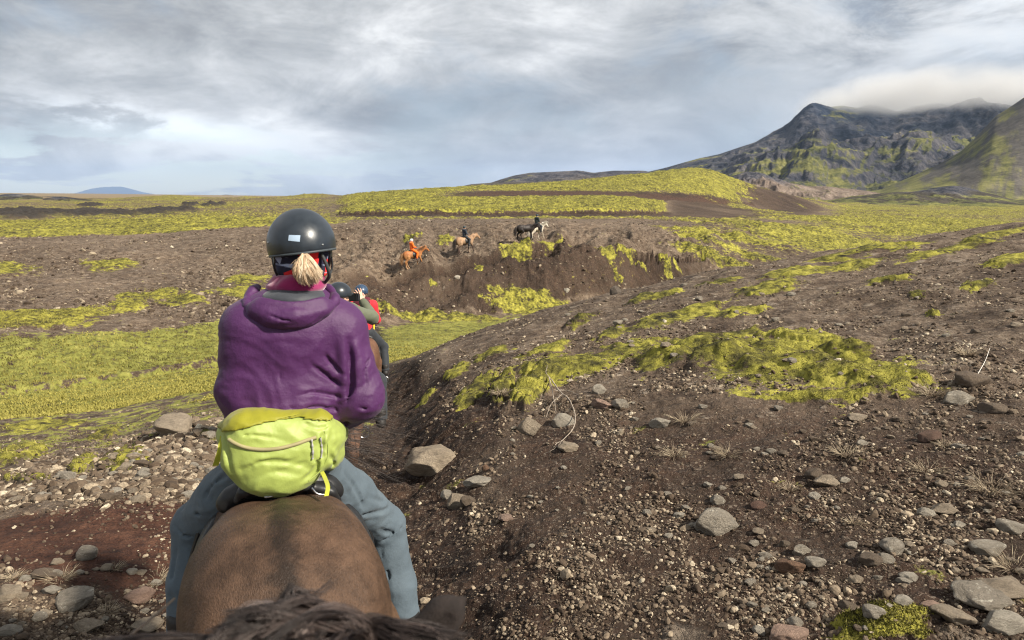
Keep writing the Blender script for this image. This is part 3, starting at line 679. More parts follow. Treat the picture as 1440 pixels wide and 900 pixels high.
def scatter_pts(n, pxr, rr_, r, pw=1.0):
    px = r.uniform(*pxr, n); u = r.uniform(0, 1, n)
    # distance distribution: even in the picture's height (1/r), softened by pw
    a, b_ = 1/rr_[0], 1/rr_[1]; rad = 1/(b_+(a-b_)*u**pw)
    az_ = np.arctan((px-720)/1000.0); return rad*np.sin(az_), rad*np.cos(az_), rad
r = np.random.default_rng(21)
soilF = np.clip(soil+red, 0, 1); mossF = np.clip(np.maximum(m_near, m_l), 0, 1)
N = 230000
x, y, rad = scatter_pts(N, (-60, 1500), (2.6, 22), r, .85)
dsoil = sample(soilF, x, y); dm = sample(mossF, x, y); dg = sample(grass, x, y); dru = sample(rubble, x, y); lsv = sample(LS, x, y)
clump = fbm(x*1.3, y*1.3, 4, 201)*.9 + .5*perlin(x*.35, y*.35, 203)
keep = (1-.90*ss(dsoil, .42, .75))*(1-.7*ss(sample(red, x, y), .3, .6))*(1-.93*ss(dm, .2, .6))*(1-.75*ss(dg, .3, .6))*ss(clump, -.6, .7)+dru*.5
on = (r.uniform(0, 1, N) < keep) & (lsv < 5.5)
x, y, rad, dru = x[on], y[on], rad[on], dru[on]; n = len(x)
sz = np.exp(r.normal(math.log(.0062), .50, n))*(1+.9*ss(rad, 3.5, 9)) ; sz = np.clip(sz, .003, .034)*(1+1.6*ss(dru, .4, 1)*r.uniform(0, 1, n))
S = sz[:, None]*np.stack([r.uniform(.8, 1.5, n), r.uniform(.75, 1.1, n), r.uniform(.45, .85, n)], -1)
PP = np.stack([x, y, gz(x, y)+S[:, 2]*.25], -1)
big = (sz > .010) & (rad < 9)
tint = np.clip(r.beta(2.0, 2.2, n)+.08*perlin(x*.8, y*.8, 207), 0, 1)
sh0 = [rock_shape(ICO1, 300+i, 5, .05) for i in range(8)]; sh1 = [rock_shape(ICO2, 320+i, 8, .05) for i in range(8)]
link('gravel', scatter_mesh('gravel', PP[~big], S[~big], sh0, m_gravel, r, False, tint=tint[~big]))['kind'] = 'stuff'
link('gravel', scatter_mesh('gravel', PP[big], S[big], sh1, m_gravel, r, False, tint=tint[big]))['kind'] = 'stuff'
# coarse scree on the far bank
N = 90000; x, y, rad = scatter_pts(N, (-80, 1500), (36, 100), r, .8)
l_ = sample(LS, x, y); dm = sample(np.maximum(moss, grass), x, y)
on = (l_ > 7.3) & (l_ < 10.6) & (dm < .45) & (perlin(x*.15, y*.15, 211)+r.normal(0, .4, N) > .15)
x, y, rad = x[on], y[on], rad[on]; n = len(x)
sz = np.clip(np.exp(r.normal(math.log(.045), .5, n)), .02, .28)
S = sz[:, None]*np.stack([r.uniform(.8, 1.5, n), r.uniform(.75, 1.1, n), r.uniform(.45, .8, n)], -1)
link('scree', scatter_mesh('scree', np.stack([x, y, gz(x, y)+S[:, 2]*.2], -1), S, sh0, m_gravel, r, False, tint=r.beta(2.2, 2.6, n)))['kind'] = 'stuff'
print('gravel', len(PP), n, round(time.time()-T0, 1))

# individual stones
def stone_mat(name, col, dark=.45, lichen=None):
    m, g, bs, out = new_mat(name)
    tc = g.n('ShaderNodeTexCoord').outputs['Object']; oi = g.n('ShaderNodeObjectInfo').outputs['Random']
    v = g.n('ShaderNodeVectorMath', _operation='ADD', i0=tc, i1=g.n('ShaderNodeCombineXYZ', i0=g.math('MULTIPLY', oi, 9.0), i1=oi, i2=oi).outputs[0]).outputs[0]
    n1 = g.noise(v, 1.6, 6, .65); n2 = g.noise(v, 7, 6, .7); n3 = g.noise(v, 26, 3, .7)
    c = g.ramp(g.math('ADD', g.math('MULTIPLY', n1, .45), g.math('ADD', g.math('MULTIPLY', n2, .40), g.math('MULTIPLY', n3, .15))), [(.36, tuple(a*dark for a in col)), (.5, tuple(a*.82 for a in col)), (.64, tuple(min(1, a*1.2) for a in col))])
    c = g.mix(g.math('MULTIPLY', oi, .35), c, (.22, .18, .14))
    if lichen: c = g.mix(g.sstep(g.noise(v, 2.2, 5, .7), .56, .66), c, lichen)
    g.nt.links.new(c, bs.inputs['Base Color']); bs.inputs['Roughness'].default_value = .88; bs.inputs['Specular IOR Level'].default_value = .3
    b2_ = g.n('ShaderNodeBump', Height=g.math('ADD', n2, g.math('MULTIPLY', n3, .5)), Distance=.10, Strength=.8); g.nt.links.new(b2_.outputs[0], bs.inputs['Normal'])
    return m
SM = {'tan': stone_mat('tan_stone', (.46, .37, .27)), 'pale': stone_mat('pale_stone', (.54, .48, .39)), 'grey': stone_mat('grey_stone', (.43, .375, .30), lichen=(.62, .57, .47)),
      'brown': stone_mat('brown_stone', (.21, .155, .11)), 'pink': stone_mat('pink_stone', (.50, .33, .25)), 'rust': stone_mat('rusty_stone', (.27, .15, .09)),
      'red': stone_mat('red_stone', (.17, .080, .055)), 'dark': stone_mat('dark_stone', (.15, .122, .10))}
ROCKS = {}
for tone in SM:
    for v in range(6):
        V_, F_ = rock_shape(ICO4, 400+v*7+len(tone), 11+v, .055, .05 if v % 3 == 0 else 0)
        ROCKS[tone, v] = mesh_np('stone', V_, F_, SM[tone], True)
def put_rock(px, py, w, h, tone, label, group=None, var=None, rz=None, name='stone', flat_=.8, sink=.28):
    p = ground_pt(px, py+h*.35); d = math.hypot(p[0], p[1]); k = d/FPX*.5*1.15
    rx, rzz = w*k, max(h*k*1.0, w*k*.38); ry = rx*random.uniform(.65, .95)
    o = bpy.data.objects.new(name, ROCKS[tone, var if var is not None else random.randrange(6)]); COL.objects.link(o)
    o.scale = (rx, ry, rzz*flat_); o.location = (p[0], p[1]+ry*.35, p[2]+rzz*flat_*(1-2*sink)); o.rotation_euler = (random.uniform(-.15, .15), random.uniform(-.15, .15), rz if rz is not None else random.uniform(-.5, .5))
    tag(o, label, 'stone', group); return o
KEY = [
 (605, 647, 74, 54, 'tan', 'biggest rock in sight, tan boulder lying beside the dark trail right of the riding woman', 1),
 (746, 597, 31, 33, 'tan', 'wedge shaped tan stone below the tip of the overhanging moss clump'),
 (792, 590, 31, 27, 'pale', 'blocky pale stone inside the curl of the bare dead branch'),
 (842, 547, 20, 20, 'pale', 'small pale stone with angular top above the orange tinted cobble'),
 (847, 567, 32, 19, 'pink', 'smooth cobble tinted orange on one end, right of the dead branch'),
 (873, 568, 23, 17, 'grey', 'grey angular stone touching the right side of the orange tinted cobble'),
 (800, 628, 30, 17, 'tan', 'flat tan stone below the blocky stone by the dead branch'),
 (929, 594, 28, 21, 'pale', 'pale round stone beside a small dry grass tuft below the moss patch'),
 (672, 679, 42, 15, 'pale', 'long flat pale slab stone just above the three leaning stones'),
 (642, 702, 28, 30, 'tan', 'middle stone of the three leaning together on the trail edge'),
 (628, 695, 17, 20, 'pale', 'small left stone of the three leaning together on the trail edge'),
 (657, 704, 23, 23, 'brown', 'brown right stone of the three leaning together on the trail edge'),
 (683, 658, 11, 12, 'rust', 'tiny orange stone between the large boulder and the flat slab stone'),
 (712, 729, 23, 10, 'pink', 'pink bone shaped stone on the dark trail soil'),
 (1009, 735, 58, 44, 'grey', 'large angular grey boulder with pale top standing alone on the gravel slope'),
 (1068, 711, 21, 12, 'red', 'dark red stone right of and above the large grey boulder'),
 (1010, 703, 20, 16, 'grey', 'small grey cobble directly above the large grey boulder'),
 (1162, 676, 34, 22, 'tan', 'tan stone in front of a brown one in the middle of the gravel slope'),
 (1146, 667, 23, 19, 'brown', 'brown stone touching the tan one in the middle of the gravel slope'),
 (1146, 697, 16, 12, 'pale', 'small round white-topped stone just below the tan and brown pair'),
 (1328, 716, 31, 19, 'tan', 'cream stone next to a smaller yellow one on the right gravel slope'),
 (1304, 721, 20, 12, 'pale', 'small yellowish stone left of the cream stone on the right slope'),
 (1425, 742, 34, 22, 'grey', 'smooth grey stone cut by the right picture edge'),
 (1391, 771, 40, 24, 'grey', 'grey stone with pale top left of the dry grass at the right edge'),
 (1257, 768, 33, 26, 'grey', 'grey stone with a white lichen spot on its face'),
 (1226, 786, 27, 20, 'brown', 'brownish cobble left of the lichen spotted stone'),
 (1247, 787, 22, 14, 'grey', 'flat grey cobble just below the lichen spotted stone'),
 (1147, 790, 27, 19, 'pale', 'pale cobble right of the rusty orange stone'),
 (1128, 773, 24, 18, 'grey', 'grey cobble above the rusty orange stone'),
 (1114, 796, 38, 24, 'rust', 'rusty orange stone in the cluster on the lower gravel slope'),
 (1390, 844, 66, 24, 'grey', 'long grey rock in the pile at the lower right corner'),
 (1412, 828, 58, 24, 'tan', 'tan rock behind the long grey one in the lower right corner pile'),
 (1420, 879, 54, 34, 'pale', 'cream rounded rock at the bottom of the lower right corner pile'),
 (1345, 868, 50, 24, 'tan', 'tan elongated rock at the edge of the low green cushion plant'),
 (1318, 857, 36, 20, 'pink', 'pinkish rock above the low green cushion plant'),
 (1271, 846, 23, 15, 'pale', 'yellowish pale cobble above the low green cushion plant'),
 (1229, 860, 28, 24, 'grey', 'grey block touching the top of the low green cushion plant'),
 (1194, 853, 26, 14, 'brown', 'brown flat cobble left of the grey block above the cushion plant'),
 (1112, 893, 56, 28, 'pink', 'reddish brown rock at the bottom edge left of the cushion plant'),
 (1121, 876, 23, 15, 'grey', 'grey cobble resting just above the reddish rock at the bottom edge'),
 (1142, 851, 16, 13, 'grey', 'small round grey cobble on the lower gravel slope above the rusty stones'),
 (1313, 616, 30, 18, 'red', 'reddish brown stone right of centre below the big moss patch'),
 (1368, 535, 40, 26, 'brown', 'rounded brown grey rock near the white twig right of the big moss patch'),
 (1350, 562, 34, 22, 'grey', 'grey rock at the lower right end of the big moss patch'),
 (1400, 575, 30, 16, 'brown', 'flat brown rock right of the grey rock by the moss patch'),
 (1207, 588, 28, 12, 'tan', 'flat tan stone below the middle of the big moss patch'),
 (100, 844, 50, 30, 'grey', 'large pale grey stone on the lower left among dry grass'),
 (195, 838, 38, 22, 'pink', 'pinkish tan stone left of the horse rump, level with the large grey stone'),
 (123, 880, 34, 18, 'tan', 'tan stone below the large pale grey stone at lower left'),
 (10, 836, 30, 26, 'tan', 'rounded tan stone at the left picture edge'),
 (120, 778, 30, 24, 'grey', 'split whitish stone standing in the red soil'),
 (191, 703, 20, 12, 'tan', 'small tan stone lying on top of the red soil patch'),
 (262, 696, 18, 9, 'pale', 'small pale stone between red soil patch and the rider knee'),
 (61, 808, 28, 14, 'brown', 'low brown stone above the large pale grey stone'),
 (70, 832, 21, 10, 'pale', 'small pale stone just left above the large pale grey stone'),
 (184, 804, 14, 11, 'pale', 'left one of two touching pebbles below the red soil patch'),
 (198, 805, 14, 9, 'tan', 'right one of two touching pebbles below the red soil patch'),
 (207, 884, 44, 14, 'tan', 'flat tan stone against the lower left of the horse rump'),
 (12, 888, 26, 13, 'pale', 'pale stone in the lower left corner'),
 (245, 598, 56, 30, 'tan', 'biggest slab of the pale stony bank left of the waist pack'),
 (975, 738, 14, 8, 'pale', 'small pale flake at the left foot of the large grey boulder'),
 (643, 392, 9, 6, 'pale', 'single pale stone on the far bank under the trail ledge'),
 (866, 408, 15, 17, 'dark', 'black block of lava at the foot of the far bank'),
 (797, 411, 8, 9, 'pale', 'pale upright stone on the far bank left of the black lava block'),
]
for k in KEY: put_rock(*k[:6], var=(k[6] if len(k) > 6 else None))
LM = [(605, 647, 'the biggest tan boulder'), (746, 597, 'the wedge shaped stone'), (847, 567, 'the orange tinted cobble'), (929, 594, 'the pale round stone'), (645, 700, 'the three leaning stones'), (712, 729, 'the pink bone shaped stone'),
      (1009, 735, 'the large grey boulder'), (1068, 711, 'the dark red stone'), (1155, 672, 'the tan and brown stone pair'), (1328, 716, 'the cream stone'), (1391, 771, 'the pale topped grey stone'), (1257, 768, 'the lichen spotted stone'),
      (1114, 796, 'the rusty orange stone'), (1390, 844, 'the long grey corner rock'), (1240, 885, 'the green cushion plant'), (1112, 893, 'the reddish bottom edge rock'), (1313, 616, 'the reddish brown stone'), (1368, 535, 'the rounded rock by the twig'), (1207, 588, 'the flat tan stone below the moss'),
      (100, 844, 'the large pale grey stone'), (195, 838, 'the pinkish tan stone'), (120, 778, 'the split whitish stone'), (245, 598, 'the biggest bank slab'), (185, 650, 'the moss tuft in the bank'), (290, 650, 'the rider hip'), (262, 696, 'the pale stone by the rider knee'), (10, 836, 'the left edge stone'),
      (60, 680, 'the low moss strip at left'), (207, 884, 'the flat stone by the rump'), (1080, 405, 'the middle upper moss strip'), (1250, 392, 'the dark moss cushion on the slope'), (1420, 366, 'the moss strip at the right edge'), (1090, 505, 'the big moss patch'), (930, 452, 'the upper left moss hummock'), (1313, 441, 'the lone small moss cushion'), (780, 500, 'the trail edge moss clump')]
def describe(px, py, w, tone, noun):
    l_ = min(LM, key=lambda q_: math.hypot(px-q_[0], (py-q_[1])*1.3)); dx_, dy_ = px-l_[0], (py-l_[1])*1.3; d_ = math.hypot(dx_, dy_)
    s_ = 'tiny' if w < 9 else ('small' if w < 12.5 else ('medium' if w < 17 else 'larger'))
    hor = 'right' if dx_ > 0 else 'left'; ver = 'below' if dy_ > 0 else 'above'
    q_ = ver if abs(dy_) > 2.2*abs(dx_) else ((hor+' of') if abs(dx_) > 2.2*abs(dy_) else ver+' and '+hor+' of')
    h_ = 'close ' if d_ < 30 else ('' if d_ < 75 else 'well ')
    return f'{s_} {tone} {noun} {h_}{q_} {l_[2]}'
def rnd_rocks(n, pxr, pyr, wr, tones, label, group, test=None, big=0):
    c = 0; tries = 0
    while c < n and tries < n*30:
        tries += 1
        px, py = random.uniform(*pxr), random.uniform(*pyr)
        if test and not test(px, py): continue
        if any(abs(px-k[0]) < (k[2]*.6) and abs(py-k[1]) < k[3]*.9 for k in KEY): continue
        w = wr[0]*(wr[1]/wr[0])**(random.random()**1.6)
        tn_ = random.choice(tones); put_rock(px, py, w, w*random.uniform(.5, .75), tn_, describe(px, py, w, tn_, 'cobble' if 'bank' in group else 'stone'), group); c += 1
inr = lambda px, py: 560 < py and (py > 692-(px)*.34) and (py < 728-(px)*.15)
rnd_rocks(84, (0, 318), (570, 705), (9, 22), ['tan', 'pale', 'grey', 'brown', 'pale', 'tan'], 'rounded cobble in the pale stony bank left of the purple jacketed rider', 'cobbles of the stony bank left of the rider', inr)
rnd_rocks(24, (0, 240), (790, 895), (8, 18), ['tan', 'pale', 'grey'], 'small cobble among dry grass at lower left of the horse rump', 'cobbles among the dry grass at lower left')
rnd_rocks(60, (860, 1440), (560, 760), (8, 17), ['tan', 'grey', 'brown', 'pale', 'grey'], 'small cobble scattered on the gravel slope below the big moss patch', 'cobbles scattered on the right gravel slope')
rnd_rocks(40, (1000, 1440), (760, 890), (9, 24), ['tan', 'grey', 'brown', 'pale'], 'cobble in the loose gravel around the low green cushion plant', 'cobbles around the cushion plant')
rnd_rocks(16, (660, 900), (600, 800), (6, 12), ['tan', 'pale', 'grey'], 'small pale pebble strewn on the dark soil right of the trail', 'pebbles on the dark trail side soil')
rnd_rocks(40, (700, 1440), (400, 540), (7, 15), ['tan', 'grey', 'brown'], 'small stone on the upper slope among moss strips', 'stones on the upper slope')
print('rocks', round(time.time()-T0, 1))

# ---- blades (moss fronds, grass) as masses
m_blade, g, bs, out = new_mat('blade')
t = g.attr('tint'); hh = g.attr('tip')
c = g.ramp(t, [(0, (.022, .022, .008)), (.28, (.070, .064, .016)), (.5, (.145, .130, .032)), (.75, (.28, .25, .060)), (.9, (.38, .33, .10)), (1, (.44, .36, .17))])
g.nt.links.new(c, bs.inputs['Base Color']); bs.inputs['Roughness'].default_value = .85; bs.inputs['Specular IOR Level'].default_value = .2
def blades(name, x, y, h, w, tint, r, lean=.6, mat=None, wind=(0, 0)):
    n = len(x); z = gz(x, y)-.004; a = r.uniform(0, np.pi, n); cx, cy = np.cos(a)*w/2, np.sin(a)*w/2
    lx = r.normal(0, lean, n)*h + wind[0]*h; ly = r.normal(0, lean, n)*h + wind[1]*h
    P0 = np.stack([x-cx, y-cy, z], -1); P1 = np.stack([x+cx, y+cy, z], -1)
    P2 = np.stack([x+cx*.6+lx*.4, y+cy*.6+ly*.4, z+h*.6], -1); P3 = np.stack([x-cx*.6+lx*.4, y-cy*.6+ly*.4, z+h*.6], -1)
    P4 = np.stack([x+lx, y+ly, z+h*.95], -1)
    V = np.stack([P0, P1, P2, P3, P4], 1).reshape(-1, 3); b_ = (np.arange(n)*5)[:, None]
    F = np.concatenate([b_+np.array([[0, 1, 2]]), b_+np.array([[0, 2, 3]]), b_+np.array([[3, 2, 4]])])
    o = link(name, mesh_np(name, V, F, mat or m_blade, True, {'tint': np.repeat(np.clip(tint, 0, 1), 5)})); o['kind'] = 'stuff'; return o
N = 330000; x, y, rad = scatter_pts(N, (500, 1520), (2.8, 22), r, .7)
mm = sample(np.where(RG < 24, mossF, 0), x, y); nzb = fbm(x*2.4, y*2.4, 3, 301)
on = (mm > .5) & (r.uniform(0, 1, N) < ss(mm, .4, .9))
x, y, rad, nb = x[on], y[on], rad[on], nzb[on]
dn_ = .5*perlin(x*5, y*5, 305)
blades('moss', x, y, r.uniform(.008, .022, len(x)), r.uniform(.005, .010, len(x)), .46+.28*nb+.26*dn_+r.normal(0, .10, len(x)), r, .5)
N = 120000; x, y, rad = scatter_pts(N, (-60, 600), (3.5, 24), r, .8)
gg = sample(grass, x, y); lg = sample(m_l, x, y); ls_ = sample(LS, x, y); pn = fbm(x*.8, y*2.0, 3, 311)
on = (((gg+.40*pn > .56) & (ls_ > 2.3)) | (lg > .4)) & (sample(rubble, x, y) < .5)
x, y, pn, lg = x[on], y[on], pn[on], lg[on]
blades('grass', x, y, r.uniform(.012, .045, len(x)), r.uniform(.005, .012, len(x)), .46+.30*pn+.1*lg+r.normal(0, .15, len(x)), r, .7)
N = 160000; x, y, rad = scatter_pts(N, (-60, 1050), (16, 62), r, .8)
gg = sample(np.maximum(grass, moss*.9), x, y); ls_ = sample(LS, x, y); pn = fbm(x*.35, y*.35, 3, 321); pf = perlin(x*1.5, y*1.5, 5)
on = (gg+.25*pn > .52) & (ls_ > 5.3) & (ls_ < 10)
x, y, pn, pf = x[on], y[on], pn[on], pf[on]
strip = (sample(LS, x, y) < 6.95); blades('grass', x, y, np.where(strip, .6, 1)*r.uniform(.04, .12, len(x)), r.uniform(.02, .05, len(x)), np.where(strip, .70+.08*pn, .58+.24*pn+.12*pf)+r.normal(0, .05, len(x)), r, .5)
print('blades', round(time.time()-T0, 1))

# ---- dry grass tufts, dead branches, cushion plant: one thing each
m_straw, g, bs, out = new_mat('straw')
c = g.ramp(g.attr('tint'), [(0, (.10, .075, .05)), (.5, (.28, .21, .14)), (1, (.50, .42, .29))])
g.nt.links.new(c, bs.inputs['Base Color']); bs.inputs['Roughness'].default_value = .8
def strands(name, roots, dirs, length, width, bend, mat, r, tint=None, seg=5, jitter=.0, grav=(0, 0, -1), taper=True):
    """curved ribbons with a little width; roots (n,3) dirs (n,3)"""
    n = len(roots); t_ = np.linspace(0, 1, seg+1)
    L = length*np.ones(n) if np.isscalar(length) else length
    grav = np.array(grav, float); grav = grav[None] if grav.ndim == 1 else grav
    pts = roots[:, None] + dirs[:, None]*(L[:, None]*t_[None])[..., None] + (grav*(bend*L)[:, None])[:, None]*(t_**2)[None, :, None]
    if jitter: pts = pts + (r.normal(0, jitter, (n, 1, 3)) + r.normal(0, jitter*.5, (n, seg+1, 3)))*t_[None, :, None]
    tan_ = np.gradient(pts, axis=1); tan_ /= np.linalg.norm(tan_, axis=2)[..., None]+1e-9
    rv = r.normal(size=(n, 1, 3)); sd_ = np.cross(tan_, rv+0*tan_); sd_ /= np.linalg.norm(sd_, axis=2)[..., None]+1e-9
    up_ = np.cross(tan_, sd_)
    wd = (width*np.ones(n))[:, None]*(1-.85*t_[None]**1.5 if taper else 1+0*t_[None])
    A = pts+sd_*wd[..., None]*.5; B = pts-sd_*wd[..., None]*.25+up_*wd[..., None]*.42; C = pts-sd_*wd[..., None]*.25-up_*wd[..., None]*.42
    V = np.stack([A, B, C], 2).reshape(-1, 3); k = np.arange(seg)[None]*3 + (np.arange(n)*(seg+1)*3)[:, None]; k = k.reshape(-1, 1)
    F = np.concatenate([k+np.array([[a_, b_, b_+3, a_+3]]) for a_, b_ in ((0, 1), (1, 2), (2, 0))])
    tt = r.uniform(0, 1, n) if tint is None else tint
    return mesh_np(name, V, F, mat, True, {'tint': np.repeat(tt, (seg+1)*3)})
def tuft(px, py, wpx, label, n=140, hgt=1.0, lean=(0, 0), group=None):
    p = ground_pt(px, py); d = math.hypot(p[0], p[1]); R0 = wpx*d/FPX*.5
    a = r.uniform(0, 2*np.pi, n); q = np.sqrt(r.uniform(0, 1, n))*R0*.45
    roots = np.stack([q*np.cos(a), q*np.sin(a), np.full(n, -.005)], -1)
    dirs = np.stack([np.cos(a)*r.uniform(.2, 1.3, n)+lean[0], np.sin(a)*r.uniform(.2, 1.3, n)+lean[1], r.uniform(.35, 1, n)*hgt], -1)
    me = strands('grass_tuft', roots, dirs, R0*r.uniform(.5, 1.05, n), .0022*d/5+.0008, .35, m_straw, r, seg=4, jitter=R0*.05)
    o = link('grass_tuft', me, loc=p); tag(o, label, 'grass tuft', group); return o
TUFTS = [(962, 592, 46, 'dry grass tuft right of the pale round stone below the moss patch'), (948, 640, 44, 'wispy brown grass tuft left on the upper gravel slope'), (1022, 640, 46, 'pinkish dry grass tuft on the gravel under the moss patch'),
 (1110, 688, 40, 'thin dry grass tuft left of the tan and brown stone pair'), (1190, 640, 56, 'low dry grass tuft above the tan and brown stone pair'), (1304, 662, 52, 'spreading dry grass tuft above the cream stone on the right slope'),
 (1328, 628, 30, 'dry grass tuft beside the reddish stone'), (1425, 800, 60, 'tall tan grass tuft at the right picture edge'), (1395, 690, 70, 'sprawling dry grass tuft near the right edge'), (1200, 735, 26, 'short pink dry tuft in the middle of the gravel slope'),
 (1310, 555, 50, 'dry grass fringe at the right end of the big moss patch'), (500+860, 500, 36, 'brown dry tuft above the rounded brown rock'), (150, 862, 40, 'dry grass tuft beside the tan stone at lower left'), (220, 818, 46, 'dry grass tuft between the pinkish stone and the horse rump'),
 (85, 815, 50, 'dry grass tuft behind the large pale grey stone'), (20, 812, 30, 'dry grass tuft by the left picture edge'), (160, 800, 30, 'dry grass tuft left of the two touching pebbles'), (705, 555, 34, 'dry roots and grass hanging under the moss clump tip')]
for tx in TUFTS: tuft(*tx)
m_twig = plain('dead_wood', (.30, .25, .20), .8, .35, 30)
def tube_mesh(name, paths, mat, seg=6):
    Vs, Fs, off = [], [], 0
    for pts, rad in paths:
        pts = np.asarray(pts, float); rad = np.asarray(rad, float)*np.ones(len(pts)); tn = np.gradient(pts, axis=0); tn /= np.linalg.norm(tn, axis=1)[:, None]+1e-9
        ref = np.array([.3, .2, .93]); s1_ = np.cross(tn, ref); s1_ /= np.linalg.norm(s1_, axis=1)[:, None]+1e-9; s2_ = np.cross(tn, s1_)
        a = np.linspace(0, 2*np.pi, seg, endpoint=False)
        V = pts[:, None]+rad[:, None, None]*(np.cos(a)[None, :, None]*s1_[:, None]+np.sin(a)[None, :, None]*s2_[:, None]); Vs.append(V.reshape(-1, 3))
        n = len(pts); i_ = np.arange(n-1)[:, None]; j_ = np.arange(seg)[None]; jn_ = (j_+1) % seg
        Fs.append((np.stack([i_*seg+j_, i_*seg+jn_, (i_+1)*seg+jn_, (i_+1)*seg+j_], -1)+off).reshape(-1, 4)); off += n*seg
    return mesh_np(name, np.concatenate(Vs), np.concatenate(Fs), mat, True)
def smooth_path(P, n=24, j=0.0, rr_=None):
    P = np.asarray(P, float); t_ = np.linspace(0, len(P)-1, n); i_ = np.clip(t_.astype(int), 0, len(P)-2); f = (t_-i_)[:, None]
    Q = np.pad(P, ((1, 1), (0, 0)), 'edge'); Q[0] = 2*P[0]-P[1]; Q[-1] = 2*P[-1]-P[-2]
    p0, p1, p2, p3 = Q[i_], Q[i_+1], Q[i_+2], Q[i_+3]
    out_ = .5*((2*p1)+(p2-p0)*f+(2*p0-5*p1+4*p2-p3)*f**2+(3*p1-p0-3*p2+p3)*f**3)
    if j: out_ = out_+rng.normal(0, j, out_.shape)
    return out_
def on_ground(pxs, lift):
    o_ = [];
    for (a_, b_), l_ in zip(pxs, lift): p = ground_pt(a_, b_); p = p.copy(); p[2] += l_; o_.append(p)
    return o_
br = on_ground([(776, 548), (786, 562), (800, 572), (808, 590), (808, 606), (796, 620), (780, 628)], [.10, .10, .08, .07, .05, .03, .01])
br2 = on_ground([(772, 545), (776, 560), (779, 572), (782, 585)], [.12, .10, .07, .03]); br3 = on_ground([(780, 560), (800, 556), (822, 562)], [.09, .05, .02]); br4 = on_ground([(790, 566), (775, 575), (768, 590)], [.08, .05, .02])
br5 = on_ground([(796, 620), (780, 634), (765, 640)], [.03, .02, .01]); br6 = on_ground([(776, 548), (768, 540), (770, 530)], [.10, .12, .13])
c0 = br[0]
o = link('dead_branch', tube_mesh('dead_branch', [(smooth_path(q_, 26, .002)-c0, np.linspace(w_, w_*.35, 26)) for q_, w_ in ((br, .0085), (br2, .007), (br3, .006), (br4, .006), (br5, .003), (br6, .006))], m_twig), loc=c0)
tag(o, 'bare grey dead branch curling out from under the moss clump', 'branch')
br = on_ground([(1366, 545), (1374, 534), (1384, 520), (1390, 508)], [.02, .05, .08, .13]); c0 = br[0]
o = link('twig', tube_mesh('twig', [(smooth_path(br, 16)-c0, np.linspace(.0045, .002, 16))], plain('bleached_wood', (.62, .58, .52), .7)), loc=c0); tag(o, 'bleached white twig standing right of the rounded brown rock', 'twig')
print('p5', round(time.time()-T0, 1))
